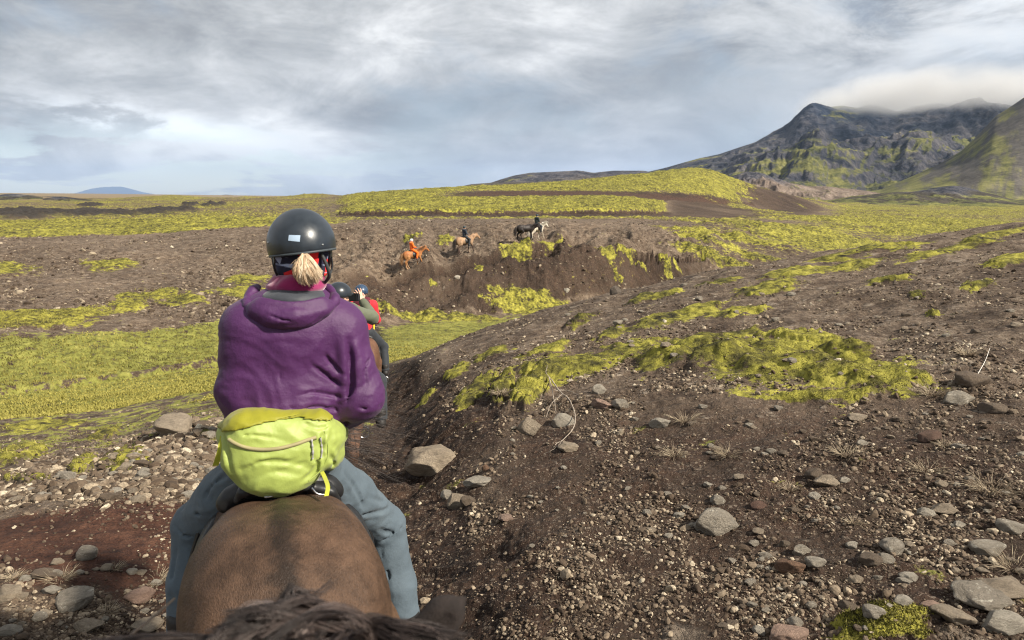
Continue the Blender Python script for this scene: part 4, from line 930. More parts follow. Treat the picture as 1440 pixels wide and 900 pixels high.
# ------------------------------------------------------------------ signed distance modelling for bodies, clothes, tack
class Sdf:
    def __init__(s, lo, hi, h):
        s.lo = np.array(lo, float); s.h = h; s.n = np.ceil((np.array(hi, float)-s.lo)/h).astype(int)+1
        s.ax = [(s.lo[k]+np.arange(s.n[k])*h).astype(np.float32) for k in range(3)]; s.F = np.full(s.n, 9.0, np.float32)
    def blk(s, lo, hi):
        sl = tuple(slice(max(0, int((lo[k]-s.lo[k])/s.h)), max(0, min(s.n[k], int((hi[k]-s.lo[k])/s.h)+2))) for k in range(3))
        return sl, s.ax[0][sl[0]][:, None, None], s.ax[1][sl[1]][None, :, None], s.ax[2][sl[2]][None, None, :]
    @staticmethod
    def smin(a, b, k): h = np.clip(.5+.5*(b-a)/k, 0, 1); return b+(a-b)*h-k*h*(1-h)
    def put(s, sl, d, k, op):
        if d.size == 0: return
        f = s.F[sl]
        s.F[sl] = s.smin(f, d, k) if op > 0 else -s.smin(-f, d, k)
    def cone(s, a, b, ra, rb, k=.02, sq=None, op=1):
        a = np.array(a, float); b = np.array(b, float); R_ = max(ra, rb)+k*1.5+.02
        sl, x, y, z = s.blk(np.minimum(a, b)-R_, np.maximum(a, b)+R_)
        e = b-a; L = max(e@e, 1e-9); t = np.clip(((x-a[0])*e[0]+(y-a[1])*e[1]+(z-a[2])*e[2])/L, 0, 1)
        qx, qy, qz = x-a[0]-t*e[0], y-a[1]-t*e[1], z-a[2]-t*e[2]
        if sq is not None:
            n = np.array(sq[0], float); n /= np.linalg.norm(n); w = (qx*n[0]+qy*n[1]+qz*n[2])*(sq[1]-1); qx = qx+w*n[0]; qy = qy+w*n[1]; qz = qz+w*n[2]
            d = np.sqrt(qx*qx+qy*qy+qz*qz)-(ra+t*(rb-ra)); d = d*(.75 if sq[1] > 1 else 1)
        else: d = np.sqrt(qx*qx+qy*qy+qz*qz)-(ra+t*(rb-ra))
        s.put(sl, d.astype(np.float32), k, op); return s
    def path(s, P, Rr, k=.015, sq=None, op=1):
        for i in range(len(P)-1): s.cone(P[i], P[i+1], Rr[i], Rr[i+1], k, sq, op)
        return s
    def ell(s, c, r, k=.02, rx=0, rz=0, op=1):
        c = np.array(c, float); r = np.array(r, float); R_ = r.max()+k*1.5+.02
        sl, x, y, z = s.blk(c-R_, c+R_); x = x-c[0]; y = y-c[1]; z = z-c[2]
        if rz: x, y = x*math.cos(rz)+y*math.sin(rz), -x*math.sin(rz)+y*math.cos(rz)
        if rx: y, z = y*math.cos(rx)+z*math.sin(rx), -y*math.sin(rx)+z*math.cos(rx)
        k0 = np.sqrt((x/r[0])**2+(y/r[1])**2+(z/r[2])**2); k1 = np.sqrt((x/r[0]**2)**2+(y/r[1]**2)**2+(z/r[2]**2)**2)+1e-6
        s.put(sl, (k0*(k0-1)/k1).astype(np.float32), k, op); return s
    def grid(s): return np.meshgrid(*s.ax, indexing='ij', sparse=True)
    def disp(s, fn, band=.05):
        idx = np.nonzero(np.abs(s.F) < band)
        s.F[idx] += fn(s.ax[0][idx[0]], s.ax[1][idx[1]], s.ax[2][idx[2]]).astype(np.float32); return s
    def groove(s, P, amp, w, side=.45, band=.03):
        P = np.asarray(P, float); lo = P.min(0)-w*4; hi = P.max(0)+w*4
        sl, x, y, z = s.blk(lo, hi); f = s.F[sl]; idx = np.nonzero(np.abs(f) < band)
        if len(idx[0]) == 0: return s
        q = np.stack([x.ravel()[idx[0]], y.ravel()[idx[1]], z.ravel()[idx[2]]], -1).astype(np.float64); best = np.full(len(q), 9.0); bt = np.zeros(len(q)); n = len(P)-1
        for i in range(n):
            e = P[i+1]-P[i]; t = np.clip(((q-P[i])@e)/(e@e+1e-12), 0, 1); d = np.linalg.norm(q-P[i]-t[:, None]*e, axis=1); m = d < best; best[m] = d[m]; bt[m] = (i+t[m])/n
        env = np.sin(np.pi*np.clip(bt*.92+.04, 0, 1))**.7
        f[idx] += (env*amp*(np.exp(-(best/w)**2)-side*np.exp(-((best-1.9*w)/w)**2))).astype(np.float32); s.F[sl] = f; return s
    def cut(s, p, n):
        n = np.array(n, float); n /= np.linalg.norm(n); x, y, z = s.grid()
        s.F = np.maximum(s.F, ((x-p[0])*n[0]+(y-p[1])*n[1]+(z-p[2])*n[2]).astype(np.float32)); return s
    def mesh(s, relax=1):
        F = s.F; F = F.copy(); F[0] = F[-1] = 1; F[:, 0] = F[:, -1] = 1; F[:, :, 0] = F[:, :, -1] = 1
        ins = F < 0; nx, ny, nz = F.shape
        c = np.zeros((nx-1, ny-1, nz-1), np.int8)
        for a in (0, 1):
            for b_ in (0, 1):
                for d in (0, 1): c += ins[a:nx-1+a, b_:ny-1+b_, d:nz-1+d]
        I, J, K = np.nonzero((c > 0) & (c < 8)); ids = np.full(c.shape, -1, np.int64); ids[I, J, K] = np.arange(len(I))
        acc = np.zeros((len(I), 3)); cnt = np.zeros(len(I))
        for ax in range(3):
            o = [k for k in range(3) if k != ax]
            for u in (0, 1):
                for v in (0, 1):
                    p = [I.copy(), J.copy(), K.copy()]; p[o[0]] = p[o[0]]+u; p[o[1]] = p[o[1]]+v; q = [w.copy() for w in p]; q[ax] = q[ax]+1
                    f0 = F[tuple(p)]; f1 = F[tuple(q)]; m = (f0 < 0) != (f1 < 0)
                    t = np.where(m, f0/np.where(m, f0-f1, 1), 0); P = np.stack(p, -1).astype(float); P[:, ax] += t
                    acc[m] += P[m]; cnt[m] += 1
        V = s.lo+s.h*acc/cnt[:, None]; Fs = []
        for ax in range(3):
            o = [k for k in range(3) if k != ax]
            sl0 = [slice(1, -1)]*3; sl0[ax] = slice(0, F.shape[ax]-1); sl1 = list(sl0); sl1[ax] = slice(1, F.shape[ax])
            a = ins[tuple(sl0)]; b_ = ins[tuple(sl1)]; w = np.array(np.nonzero(a != b_)); base = w.copy()
            for k in o: base[k] += 1
            fl = a[tuple(w)]
            def cell(du, dv):
                p = base.copy(); p[o[0]] -= du; p[o[1]] -= dv; return ids[tuple(p)]
            q = np.stack([cell(1, 1), cell(0, 1), cell(0, 0), cell(1, 0)], -1)
            if ax == 1: fl = ~fl
            q[~fl] = q[~fl][:, ::-1]; Fs.append(q)
        Fq = np.concatenate(Fs); Fq = Fq[(Fq >= 0).all(1)]
        for _ in range(relax):
            sm = np.zeros_like(V); ct = np.zeros(len(V))
            for a, b_ in ((0, 1), (1, 2), (2, 3), (3, 0)):
                for p_, q_ in ((a, b_), (b_, a)):
                    for k in range(3): sm[:, k] += np.bincount(Fq[:, p_], V[Fq[:, q_], k], len(V))
                    ct += np.bincount(Fq[:, p_], minlength=len(V))
            V = V*.5+.5*sm/np.maximum(ct, 1)[:, None]
        return V, Fq
def sobj(s, name, mat, parent=None, relax=1, attrs=None):
    V, F = s.mesh(relax); me = mesh_np(name, V, F, mat, True, attrs); return link(name, me, parent)
def vec(*a): return np.array(a, float)

# ---- materials for cloth, hair, leather
def cloth(name, col, rough=.75, weave=900, var=.12, sheen=.15, bd=.0006, patch=None, spec=.35):
    m, g, bs, out = new_mat(name)
    tc = g.n('ShaderNodeTexCoord').outputs['Object']
    n1 = g.noise(tc, 6, 4, .6); n2 = g.noise(tc, 160, 3, .6)
    c = g.ramp(g.math('ADD', g.math('MULTIPLY', n1, .75), g.math('MULTIPLY', n2, .25)), [(.3, tuple(a*(1-var*1.3) for a in col)), (.7, tuple(min(1, a*(1+var)) for a in col))])
    if patch: c = g.mix(g.math('MULTIPLY', g.sstep(g.noise(tc, 3.0, 5, .7), .5, .7), .5), c, patch)
    g.nt.links.new(c, bs.inputs['Base Color']); bs.inputs['Roughness'].default_value = rough; bs.inputs['Sheen Weight'].default_value = sheen; bs.inputs['Specular IOR Level'].default_value = spec
    hgt = g.math('ADD', g.math('MULTIPLY', g.noise(tc, 22, 4, .6), 1.0), g.math('MULTIPLY', g.noise(tc, weave, 1, .5), .12))
    bump(g, bs, hgt, bd*8, .5)
    return m
def skin(name='skin', col=(.55, .33, .24)): return plain(name, col, .55, .1, 30, spec=.4)
M_SKIN = skin()
def coat(name, col, belly, points, stripe=None, pz=.45, var=.25, bz=1.16):
    m, g, bs, out = new_mat(name)
    tc = g.n('ShaderNodeTexCoord').outputs['Object']; x, y, z = g.n('ShaderNodeSeparateXYZ', i0=tc).outputs
    st = g.n('ShaderNodeVectorMath', _operation='MULTIPLY', i0=tc, i1=(1.0, .35, .6)).outputs[0]
    n0 = g.noise(tc, 4.5, 5, .6); n1 = g.noise(tc, 26, 5, .65); n2 = g.noise(st, 300, 3, .6)
    nn = g.math('ADD', g.math('MULTIPLY', n0, .5), g.math('ADD', g.math('MULTIPLY', n1, .28), g.math('MULTIPLY', n2, .22)))
    c = g.ramp(nn, [(.38, tuple(a*(1-var*1.7) for a in col)), (.5, col), (.60, tuple(min(1, a*(1+var*1.6)) for a in col))])
    zb = g.math('ADD', z, g.math('MULTIPLY', g.math('SUBTRACT', n0, .5), .35))
    c = g.mix(g.math('MULTIPLY', g.sstep(zb, bz, bz-.28), .85), c, g.mix(g.sstep(nn, .4, .6), tuple(a*.7 for a in belly), belly))
    if stripe:
        ax_ = g.math('ADD', g.math('ABSOLUTE', x), g.math('MULTIPLY', g.math('SUBTRACT', n1, .5), .07))
        c = g.mix(g.math('MULTIPLY', g.sstep(ax_, .056, .004), .74), c, stripe)
    c = g.mix(g.sstep(zb, pz+.12, pz-.12), c, points)
    g.nt.links.new(c, bs.inputs['Base Color']); bs.inputs['Roughness'].default_value = .5; bs.inputs['Specular IOR Level'].default_value = .22
    bump(g, bs, g.math('ADD', n2, g.math('MULTIPLY', n1, .18)), .007, .7)
    return m
def hair_mat(name, stops):
    m, g, bs, out = new_mat(name); c = g.ramp(g.attr('tint'), stops); g.nt.links.new(c, bs.inputs['Base Color']); bs.inputs['Roughness'].default_value = .5; bs.inputs['Specular IOR Level'].default_value = .4; return m
M_HAIRD = hair_mat('dark_hair', [(0, (.012, .009, .008)), (.6, (.045, .034, .030)), (1, (.13, .10, .085))])
M_BLACK = plain('black_leather', (.014, .014, .015), .45, .3, 12, bscale=60, bdist=.001)
M_BLACKP = plain('black_plastic', (.016, .017, .019), .38, .2, 10)
M_METAL = plain('steel', (.55, .55, .56), .3, .1, 10, metallic=1.0)

# ---- horse
def horse_sdf(h, neck0, poll, muzzle, legs, S=1.0, ears=True, lo=(-.42, -1.0, -.03), hi=(.42, 1.75, 1.95), fine=False):
    s = Sdf(lo, hi, h)
    s.ell((0, -.02, .985), (.285, .56, .275), .05).ell((0, -.47, 1.09), (.262, .36, .262), .06)
    for sx in (-1, 1):
        s.ell((sx*.125, -.50, 1.03), (.150, .27, .30), .05).ell((sx*.118, -.66, .98), (.135, .165, .25), .05)
        s.ell((sx*.125, .46, 1.02), (.13, .21, .29), .06)
        s.ell((sx*.10, -.30, 1.24), (.09, .12, .07), .06)
    s.ell((0, .36, 1.20), (.10, .30, .15), .07).ell((0, .60, .98), (.17, .14, .2), .05).ell((0, .1, 1.18), (.2, .5, .12), .08)
    n0 = vec(*neck0); p = vec(*poll); mz = vec(*muzzle); mid = (n0*.5+p*.5)+vec(0, .01, .03)
    s.path([n0, mid, p+vec(0, -.03, -.07)], [.225, .180, .125], .06, ((1, 0, 0), 1.7))
    s.cone(n0+vec(0, .02, -.12), mid+vec(0, .02, -.05), .15, .12, .06, ((1, 0, 0), 1.3))
    jaw = p*.62+mz*.38+vec(0, 0, -.01)
    hd = (mz-p)/np.linalg.norm(mz-p)
    s.cone(p, mz, .098, .058, .03, ((1, 0, 0), 1.45)); s.ell(jaw+vec(0, -.035, -.03), (.072, .10, .09), .04); s.ell(mz, (.058, .065, .06), .03)
    side = vec(1, 0, 0)
    for sx in (-1, 1):
        e = p+vec(sx*.055, -.01, .06)
        if ears: s.cone(e, e+vec(sx*.03, .015, .06), .028, .024, .015, (hd, 1.5)); s.cone(e+vec(sx*.03, .015, .06), e+vec(sx*.035, .03, .135), .024, .004, .01, (hd, 1.5))
        s.ell(p*.72+mz*.28+vec(sx*.062, 0, .025), (.022, .035, .022), .015)
        s.ell(mz+vec(sx*.035, .03, .02), (.014, .02, .014), .01, op=-1)
    for (sx, rear), (dy, dz) in legs.items():
        if rear:
            P = [vec(sx*.16, -.48, .92), vec(sx*.17, -.42+dy*.4, .78), vec(sx*.155, -.66+dy*.8, .53+dz*.6), vec(sx*.15, -.62+dy, .17+dz), vec(sx*.15, -.58+dy*1.08, .09+dz)]
            s.path(P, [.16, .125, .058, .037, .036], .04)
        else:
            P = [vec(sx*.15, .46, .90), vec(sx*.15, .42+dy*.25, .76), vec(sx*.14, .45+dy*.6, .47+dz*.8), vec(sx*.14, .44+dy, .17+dz), vec(sx*.14, .48+dy*1.05, .09+dz)]
            s.path(P, [.11, .085, .052, .034, .035], .035)
        f = P[-1]; s.ell(P[2], (.05, .055, .06), .02); s.ell(P[3], (.042, .046, .045), .02)
        s.cone(f+vec(0, .01, -.01), f+vec(0, .035, -.075), .042, .055, .01)
        s.cut if False else None
    return s
POSE_A = {(-1, 1): (.16, .0), (1, 1): (-.10, 0), (-1, 0): (-.12, 0), (1, 0): (.20, .05)}
POSE_B = {(-1, 1): (-.08, .0), (1, 1): (.12, 0.04), (-1, 0): (.16, 0), (1, 0): (-.10, .0)}
def crest_strands(n0, poll, r_, n, length, width, mat, drop=(1, 0, -.9), side=1, name='mane', tilt=.25, back=.10):
    t_ = r_.uniform(0, 1, n)[:, None]; a = vec(*n0)+vec(0, -back, .17); b_ = vec(*poll)+vec(0, -.02, .07); c = (a+b_)/2+vec(0, -.02, .035)
    roots = (1-t_)**2*a+2*t_*(1-t_)*c+t_**2*b_ + r_.normal(0, .008, (n, 3))
    d = np.tile(vec(side*.8, 0, .45), (n, 1))+r_.normal(0, tilt, (n, 3))
    return strands(name, roots, d, length*r_.uniform(.6, 1.1, n), width, .9, mat, r_, seg=6, jitter=.02, grav=drop)
def tail_strands(r_, n, width, mat, root=(0, -.80, 1.16), L=.95, spread=.05):
    roots = vec(*root)+r_.normal(0, .022, (n, 3)); d = np.tile(vec(0, -.42, .02), (n, 1))+r_.normal(0, spread*1.6, (n, 3))
    return strands('tail', roots, d, L*r_.uniform(.75, 1.05, n), width, .86, mat, r_, seg=8, jitter=.03, grav=(0, .22, -1))
r = np.random.default_rng(5)
tq = time.time()
NK0, PL0, MZ0 = (0, .50, 1.12), (0, 1.08, 1.43), (0, 1.36, 1.09)
HB_A = horse_sdf(.017, NK0, PL0, MZ0, POSE_A).mesh(2)
HB_B = horse_sdf(.017, (0, .52, 1.06), (0, 1.12, 1.24), (0, 1.36, .90), POSE_B).mesh(2)
print('generic horses', round(time.time()-tq, 1))
def eye_mesh(): V, F = ICO3; return V, F
def saddle_set(root_loc, rot, label, S=1.0, mat=M_BLACK, pos=0.0, fine=.012, group=None):
    e = bpy.data.objects.new('saddle', None); COL.objects.link(e); e.location = root_loc; e.rotation_euler = rot; e.scale = (S, S, S)
    tag(e, label, 'saddle', group)
    s = Sdf((-.34, -.42+pos, 1.05), (.34, .42+pos, 1.48), fine)
    s.ell((0, pos, 1.285), (.15, .25, .055), .03)
    arc = [vec(.17*math.sin(a), pos-.235+.05*abs(math.sin(a)), 1.30+.055*math.cos(a)-.02*abs(math.sin(a))**2) for a in np.linspace(-1.35, 1.35, 9)]
    s.path(arc, [.028]*9, .03); s.ell((0, pos+.22, 1.335), (.08, .06, .05), .03)
    sobj(s, 'seat', mat, e)
    for sx in (-1, 1):
        s = Sdf((min(sx*.08, sx*.36), -.25+pos, .70), (max(sx*.08, sx*.36), .30+pos, 1.34), fine); s.ell((0, -.02, .985), (.302, .575, .317), .002); s.F = np.maximum(s.F, -(s.F+.022)); x, y, z = s.grid(); q_ = np.sqrt(((y-pos-.03)/.16)**2+((z-1.02)/.21)**2)-1; s.F = np.maximum(s.F, (q_*.15).astype(np.float32)); sobj(s, 'flap', mat, e)
        sy = pos+.10
        st_ = [vec(sx*.255, sy, 1.18), vec(sx*.308, sy, 1.02), vec(sx*.318, sy+.02, .85), vec(sx*.345, sy+.03, .62)]
        link('stirrup_leather', tube_mesh('stirrup_leather', [(st_, .009)], mat, 4), e)
        a = np.linspace(0, 2*np.pi, 15); ring = [vec(sx*.35+.062*math.sin(q), sy+.03, .565+.062*math.cos(q)) for q in a]
        link('stirrup', tube_mesh('stirrup', [(ring, .008)], M_METAL, 5), e)
    return e
def horse(label, loc, yaw, pitch, geom, coat_m, mane_m, S=1.0, nm=260, nt=220, w=.006, side=1, group=None, geo_pts=(NK0, PL0, MZ0), seed=1, mane_len=.24):
    rr_ = np.random.default_rng(seed)
    V, F = geom; me = mesh_np('horse', V, F, coat_m, True); o = link('horse', me, loc=loc); o.rotation_euler = (pitch, 0, yaw); o.scale = (S, S, S)
    tag(o, label, 'horse', group)
    link('mane', crest_strands(geo_pts[0], geo_pts[1], rr_, nm, mane_len, w, mane_m, side=side), o)
    link('tail', tail_strands(rr_, nt, w, mane_m), o)
    p, mz = vec(*geo_pts[1]), vec(*geo_pts[2])
    fr = np.tile(p+vec(0, .02, .06), (60, 1))+rr_.normal(0, .015, (60, 3)); dd = np.tile((mz-p)/np.linalg.norm(mz-p)*.6+vec(0, .3, .3), (60, 1))+rr_.normal(0, .15, (60, 3))
    link('forelock', strands('forelock', fr, dd, .16, w, .4, mane_m, rr_, seg=4), o)
    for sx in (-1, 1):
        V_, F_ = ICO2; link('eye', mesh_np('eye', V_*.02+(p*.70+mz*.30+vec(sx*.064, 0, .03)), F_, M_BLACKP, True), o)
    return o

# ---- people
def hand_sdf(s, wrist, d, nrm, L=.17, rad=.0095, curl=.5, spread=.12, side=1):
    d = d/np.linalg.norm(d); nrm = nrm-(nrm@d)*d; nrm /= np.linalg.norm(nrm); lat = np.cross(d, nrm)*side
    k = L/.18
    s.cone(wrist, wrist+d*.045*k, .024*k, .030*k, .01, (nrm, 1.5)); 
    s.cone(wrist+d*.035*k-lat*.02*k, wrist+d*.085*k-lat*.026*k, .022*k, .016*k, .012, (nrm, 1.3)); s.cone(wrist+d*.035*k+lat*.012*k, wrist+d*.085*k+lat*.020*k, .022*k, .017*k, .012, (nrm, 1.3))
    for i, (o_, ln) in enumerate(((.030, .068), (.010, .078), (-.011, .072), (-.031, .056))):
        base = wrist+d*.082*k+lat*o_*k; dd = d+lat*(o_/.03)*spread; dd /= np.linalg.norm(dd); p = base; c = 0
        for seg_, f in enumerate((.46, .30, .24)):
            c += curl*(.6 if seg_ == 0 else 1); q = p+(dd*math.cos(c)+nrm*math.sin(c))*ln*k*f; s.cone(p, q, rad*k*(1.05-.12*seg_), rad*k*(.95-.12*seg_), .004); p = q
    b_ = wrist+d*.03*k+lat*.028*k; q = b_+(d*.55+lat*.75+nrm*.35)*.042*k; s.cone(b_, q, .014*k, .011*k, .006); s.cone(q, q+(d*.9+lat*.25+nrm*.5)*.034*k, .0108*k, .0085*k, .004)
def head_sdf(s, c, f, k=1.0):
    f = np.array(f, float); f /= np.linalg.norm(f); lat = np.cross(f, (0, 0, 1)); lat /= np.linalg.norm(lat); up = np.cross(lat, f); rz = math.atan2(-f[0], f[1])
    s.ell(c+up*.015, (.076, .095, .105), .02, rz=rz); s.ell(c+f*.03-up*.055, (.055, .065, .06), .03, rz=rz)
    s.cone(c+f*.088+up*.01, c+f*.115-up*.022, .010, .014, .01); s.ell(c+f*.088-up*.052, (.022, .012, .010), .008, rz=rz); s.ell(c+f*.085-up*.085, (.022, .016, .016), .015, rz=rz)
    for sx in (-1, 1):
        s.ell(c+lat*sx*.033+f*.092+up*.012, (.014, .012, .009), .006, rz=rz, op=-1); s.ell(c+lat*sx*.033+f*.082+up*.012, (.012, .012, .012), .004, rz=rz)
        s.ell(c+lat*sx*.078-up*.01, (.010, .020, .030), .008, rz=rz)
RJ = dict(pelvis=vec(0, -.02, 1.42), waist=vec(0, -.03, 1.58), chest=vec(0, 0, 1.76), neck=vec(0, .02, 1.93), head=vec(0, .05, 2.06), look=vec(0, 1, 0),
          sh=[vec(-.18, 0, 1.86), vec(.18, 0, 1.86)], el=[vec(-.25, .06, 1.60), vec(.25, .06, 1.60)], wr=[vec(-.09, .30, 1.52), vec(.09, .30, 1.52)],
          hip=[vec(-.10, 0, 1.39), vec(.10, 0, 1.39)], kn=[vec(-.34, .26, 1.12), vec(.34, .26, 1.12)], an=[vec(-.36, .12, .70), vec(.36, .12, .70)], to=[vec(-.37, .30, .66), vec(.37, .30, .66)])
def folds(amp, sc=(9, 9, 20), seed=0, warp=.35):
    def f(x, y, z):
        wx = perlin3(x*3, y*3, z*3, seed+9)*warp; p = perlin3(x*sc[0]+wx*2, y*sc[1], z*sc[2]+wx*4, seed); q = perlin3(x*sc[0]*.45+3, y*sc[1]*.45, z*sc[2]*.4+wx*3, seed+2)
        return amp*(np.abs(p)*1.3-.4) + amp*1.1*(np.abs(q)*1.2-.4)
    return f
def bbox(pts, m): P = np.array(pts); return P.min(0)-m, P.max(0)+m
def person_meshes(J, h=.012, hb=.011, fold=.006, hood=False):
    out_ = {}
    allp = [J['pelvis'], J['head'], J['chest'], *J['sh'], *J['el'], *J['wr'], *J['kn'], *J['an'], *J['to']]
    lo, hi = bbox(allp, .22); s = Sdf(lo, hi, hb)
    s.cone(J['pelvis'], J['waist'], .12, .10, .05, ((0, 1, 0), 1.3)); s.cone(J['waist'], J['chest'], .11, .13, .05, ((0, 1, 0), 1.4)); s.cone(J['sh'][0], J['sh'][1], .06, .06, .05); s.cone(J['chest'], J['neck'], .09, .055, .05)
    s.cone(J['neck'], J['head'], .055, .052, .02); head_sdf(s, J['head'], J['look'])
    for i in (0, 1):
        s.path([J['sh'][i], J['el'][i], J['wr'][i]], [.052, .040, .026], .02); d = J['wr'][i]-J['el'][i]
        hd = J.get('hand', [None, None])[i]
        if hd is None: hand_sdf(s, J['wr'][i], d, vec(0, 0, -1) if abs(d[2]) < .25 else vec(0, 1, 0), curl=.75, side=(1 if i else -1), rad=max(.0095, hb*.85))
        else: hand_sdf(s, J['wr'][i], hd[0], hd[1], curl=hd[2], side=hd[3], rad=max(.0095, hb*.8), spread=.35)
        s.path([J['hip'][i], J['kn'][i], J['an'][i]], [.095, .062, .042], .03); s.cone(J['an'][i], J['to'][i], .042, .034, .02)
    out_['person'] = s.mesh(0)
    lo, hi = bbox([J['pelvis'], J['neck'], *J['sh'], *J['el'], *J['wr']], .19); s = Sdf(lo, hi, h)
    s.cone(J['pelvis']+vec(0, 0, .0), J['waist'], .165, .15, .05, ((0, 1, 0), 1.25)); s.cone(J['waist'], J['chest'], .15, .175, .06, ((0, 1, 0), 1.35)); s.cone(J['sh'][0], J['sh'][1], .085, .085, .06); s.cone(J['chest']+vec(0, 0, .06), J['neck'], .12, .075, .05)
    for i in (0, 1):
        s.cone(J['sh'][i], J['el'][i], .080, .064, .035); e = J['el'][i]*.06+J['wr'][i]*.94; s.cone(J['el'][i], e, .064, .043, .02)
    if hood: s.ell(J['neck']+vec(0, -.10, -.04), (.13, .07, .08), .03)
    s.disp(folds(fold)); n_ = J['neck']; x, y, z = s.grid()
    s.cut(J['pelvis']+vec(0, 0, -.09), (0, 0, -1)); s.cut(J['neck']+vec(0, 0, .055), (0, 0, 1)) if J['wr'][1][2] < J['neck'][2] and J['wr'][0][2] < J['neck'][2] else None
    out_['jacket'] = s.mesh(1)
    lo, hi = bbox([J['pelvis'], *J['kn'], *J['an']], .20); s = Sdf(lo, hi, h)
    s.ell(J['pelvis']+vec(0, 0, -.02), (.18, .15, .13), .03)
    for i in (0, 1): s.path([J['hip'][i], J['kn'][i], J['an'][i]], [.112, .085, .072], .03)
    s.disp(folds(fold, (14, 14, 14), 5)); s.cut(J['an'][0]+vec(0, 0, .02), (0, 0, -1)); out_['trousers'] = s.mesh(1)
    for i in (0, 1):
        lo, hi = bbox([J['an'][i], J['to'][i]], .14); s = Sdf(lo, hi, h)
        s.cone(J['an'][i]+vec(0, 0, .10), J['an'][i], .062, .056, .02); s.cone(J['an'][i]+vec(0, -.02, -.02), J['to'][i], .052, .045, .02); s.cut(J['to'][i]+vec(0, 0, -.04), (0, 0, -1)); out_['boot', i] = s.mesh(1)
    c = J['head']; f = J['look']/np.linalg.norm(J['look']); rz = math.atan2(-f[0], f[1]); s = Sdf(c-vec(.17, .19, .08), c+vec(.17, .19, .22), min(h, .01))
    s.ell(c+vec(0, 0, .035), (.118, .138, .122), .01, rz=rz); s.cut(c+vec(0, 0, .0), vec(f[0]*.12, f[1]*.12, -1)); s.cone(c+f*.11+vec(0, 0, .035)-np.cross(f, (0, 0, 1))*.06, c+f*.11+vec(0, 0, .035)+np.cross(f, (0, 0, 1))*.06, .03, .03, .02, ((0, 0, 1), 3)); out_['helmet'] = s.mesh(2)
    return out_
def person(label, loc, rot, G, mats, S=1.0, group=None, extra=None):
    def mk(key, nm, mat, par): return link(nm, mesh_np(nm, *G[key], mat, True), par)
    o = mk('person', 'person', M_SKIN, None); o.location = loc; o.rotation_euler = rot; o.scale = (S, S, S); tag(o, label, 'person', group)
    mk('jacket', 'jacket', mats['jacket'], o); mk('trousers', 'trousers', mats['trousers'], o)
    for i in (0, 1): mk(('boot', i), 'boot', mats['boot'], o)
    mk('helmet', 'helmet', mats['helmet'], o); return o
tq = time.time()
G_RIDER = person_meshes(RJ, hood=True)
print('generic rider', round(time.time()-tq, 1))
C_CHEST = coat('chestnut_coat', (.34, .13, .045), (.42, .20, .08), (.40, .24, .13), pz=.30)
C_BUCK = coat('buckskin_coat', (.33, .20, .115), (.40, .26, .16), (.07, .045, .035), pz=.70)
C_BLACK = coat('black_coat', (.030, .023, .021), (.022, .017, .016), (.010, .009, .009), pz=.5)
C_WHITE = coat('white_coat', (.62, .57, .48), (.60, .52, .42), (.42, .36, .28), pz=.2, var=.12)
C_BROWN = coat('brown_coat', (.12, .060, .035), (.15, .08, .05), (.03, .02, .016))
H_CHEST = hair_mat('chestnut_hair', [(0, (.22, .10, .04)), (.6, (.38, .20, .09)), (1, (.50, .32, .16))])
H_WHITE = hair_mat('white_hair', [(0, (.45, .40, .32)), (.6, (.68, .62, .52)), (1, (.8, .75, .66))])
H_BUCK = hair_mat('pale_hair', [(0, (.35, .24, .16)), (.6, (.55, .42, .30)), (1, (.62, .50, .38))])
MO = cloth('orange_cloth', (.95, .16, .012)); MN = cloth('navy_cloth', (.018, .028, .045)); MDK = cloth('dark_trousers', (.020, .024, .030)); MR = cloth('red_cloth', (.55, .018, .03)); MHB = plain('navy_helmet', (.03, .055, .10), .35, .5, 30); MHW = plain('white_helmet', (.62, .66, .72), .35, .1)
MGR = cloth('olive_cloth', (.105, .115, .075), var=.2); MBOOT = plain('boot_leather', (.02, .018, .017), .6, .3, 20); MDG = plain('dark_helmet', (.02, .035, .04), .4, .2)
def yawfor(px_dir): return px_dir
def at_ground(px, py): return ground_pt(px, py)
# far riders climbing the ledge
def place(px, py, yaw, pitch): p = at_ground(px, py); return Vector(p), (pitch, 0, yaw)
HD = []
p, rot = place(583, 377, math.radians(-58), math.radians(7)); S = 1.0
p.z += .02
horse('chestnut horse with pale legs climbing the far bank, ridden by the orange rider', p, rot[2], rot[1] if False else rot[0], HB_A, C_CHEST, H_CHEST, S, 200, 200, .012, seed=2)
saddle_set(p, rot, 'dark saddle under the orange rider on the far bank', S, fine=.02)
person('rider in bright orange suit and white helmet, last of the three far riders', p, rot, G_RIDER, dict(jacket=MO, trousers=MO, boot=MBOOT, helmet=MHW), S)
p, rot = place(655, 357, math.radians(-56), math.radians(4))
horse('buckskin horse with black tail on the trail ahead of the orange rider', p, rot[2], rot[0], HB_A, C_BUCK, M_HAIRD, 1.02, 10, 260, .014, seed=3)
saddle_set(p, rot, 'dark saddle under the navy rider in the middle of the far trail', 1.02, fine=.02)
person('rider in navy jacket and dark helmet on the buckskin horse, middle of the far trail', p, rot, G_RIDER, dict(jacket=MN, trousers=MDK, boot=MBOOT, helmet=MDG), 1.0)
p, rot = place(755, 337, math.radians(-48), math.radians(1))
horse('white horse leading the far group at the top of the ledge trail', p, rot[2], rot[0], HB_A, C_WHITE, H_WHITE, .98, 240, 200, .014, seed=4)
saddle_set(p, rot, 'dark saddle on the white horse at the top of the ledge trail', .98, fine=.02)
person('rider in dark green black clothes on the white horse at the head of the group', p, rot, G_RIDER, dict(jacket=cloth('dark_green_cloth', (.014, .024, .024)), trousers=MDK, boot=MBOOT, helmet=MDG), .98)
p, rot = place(740, 341.5, math.radians(-66), math.radians(2))
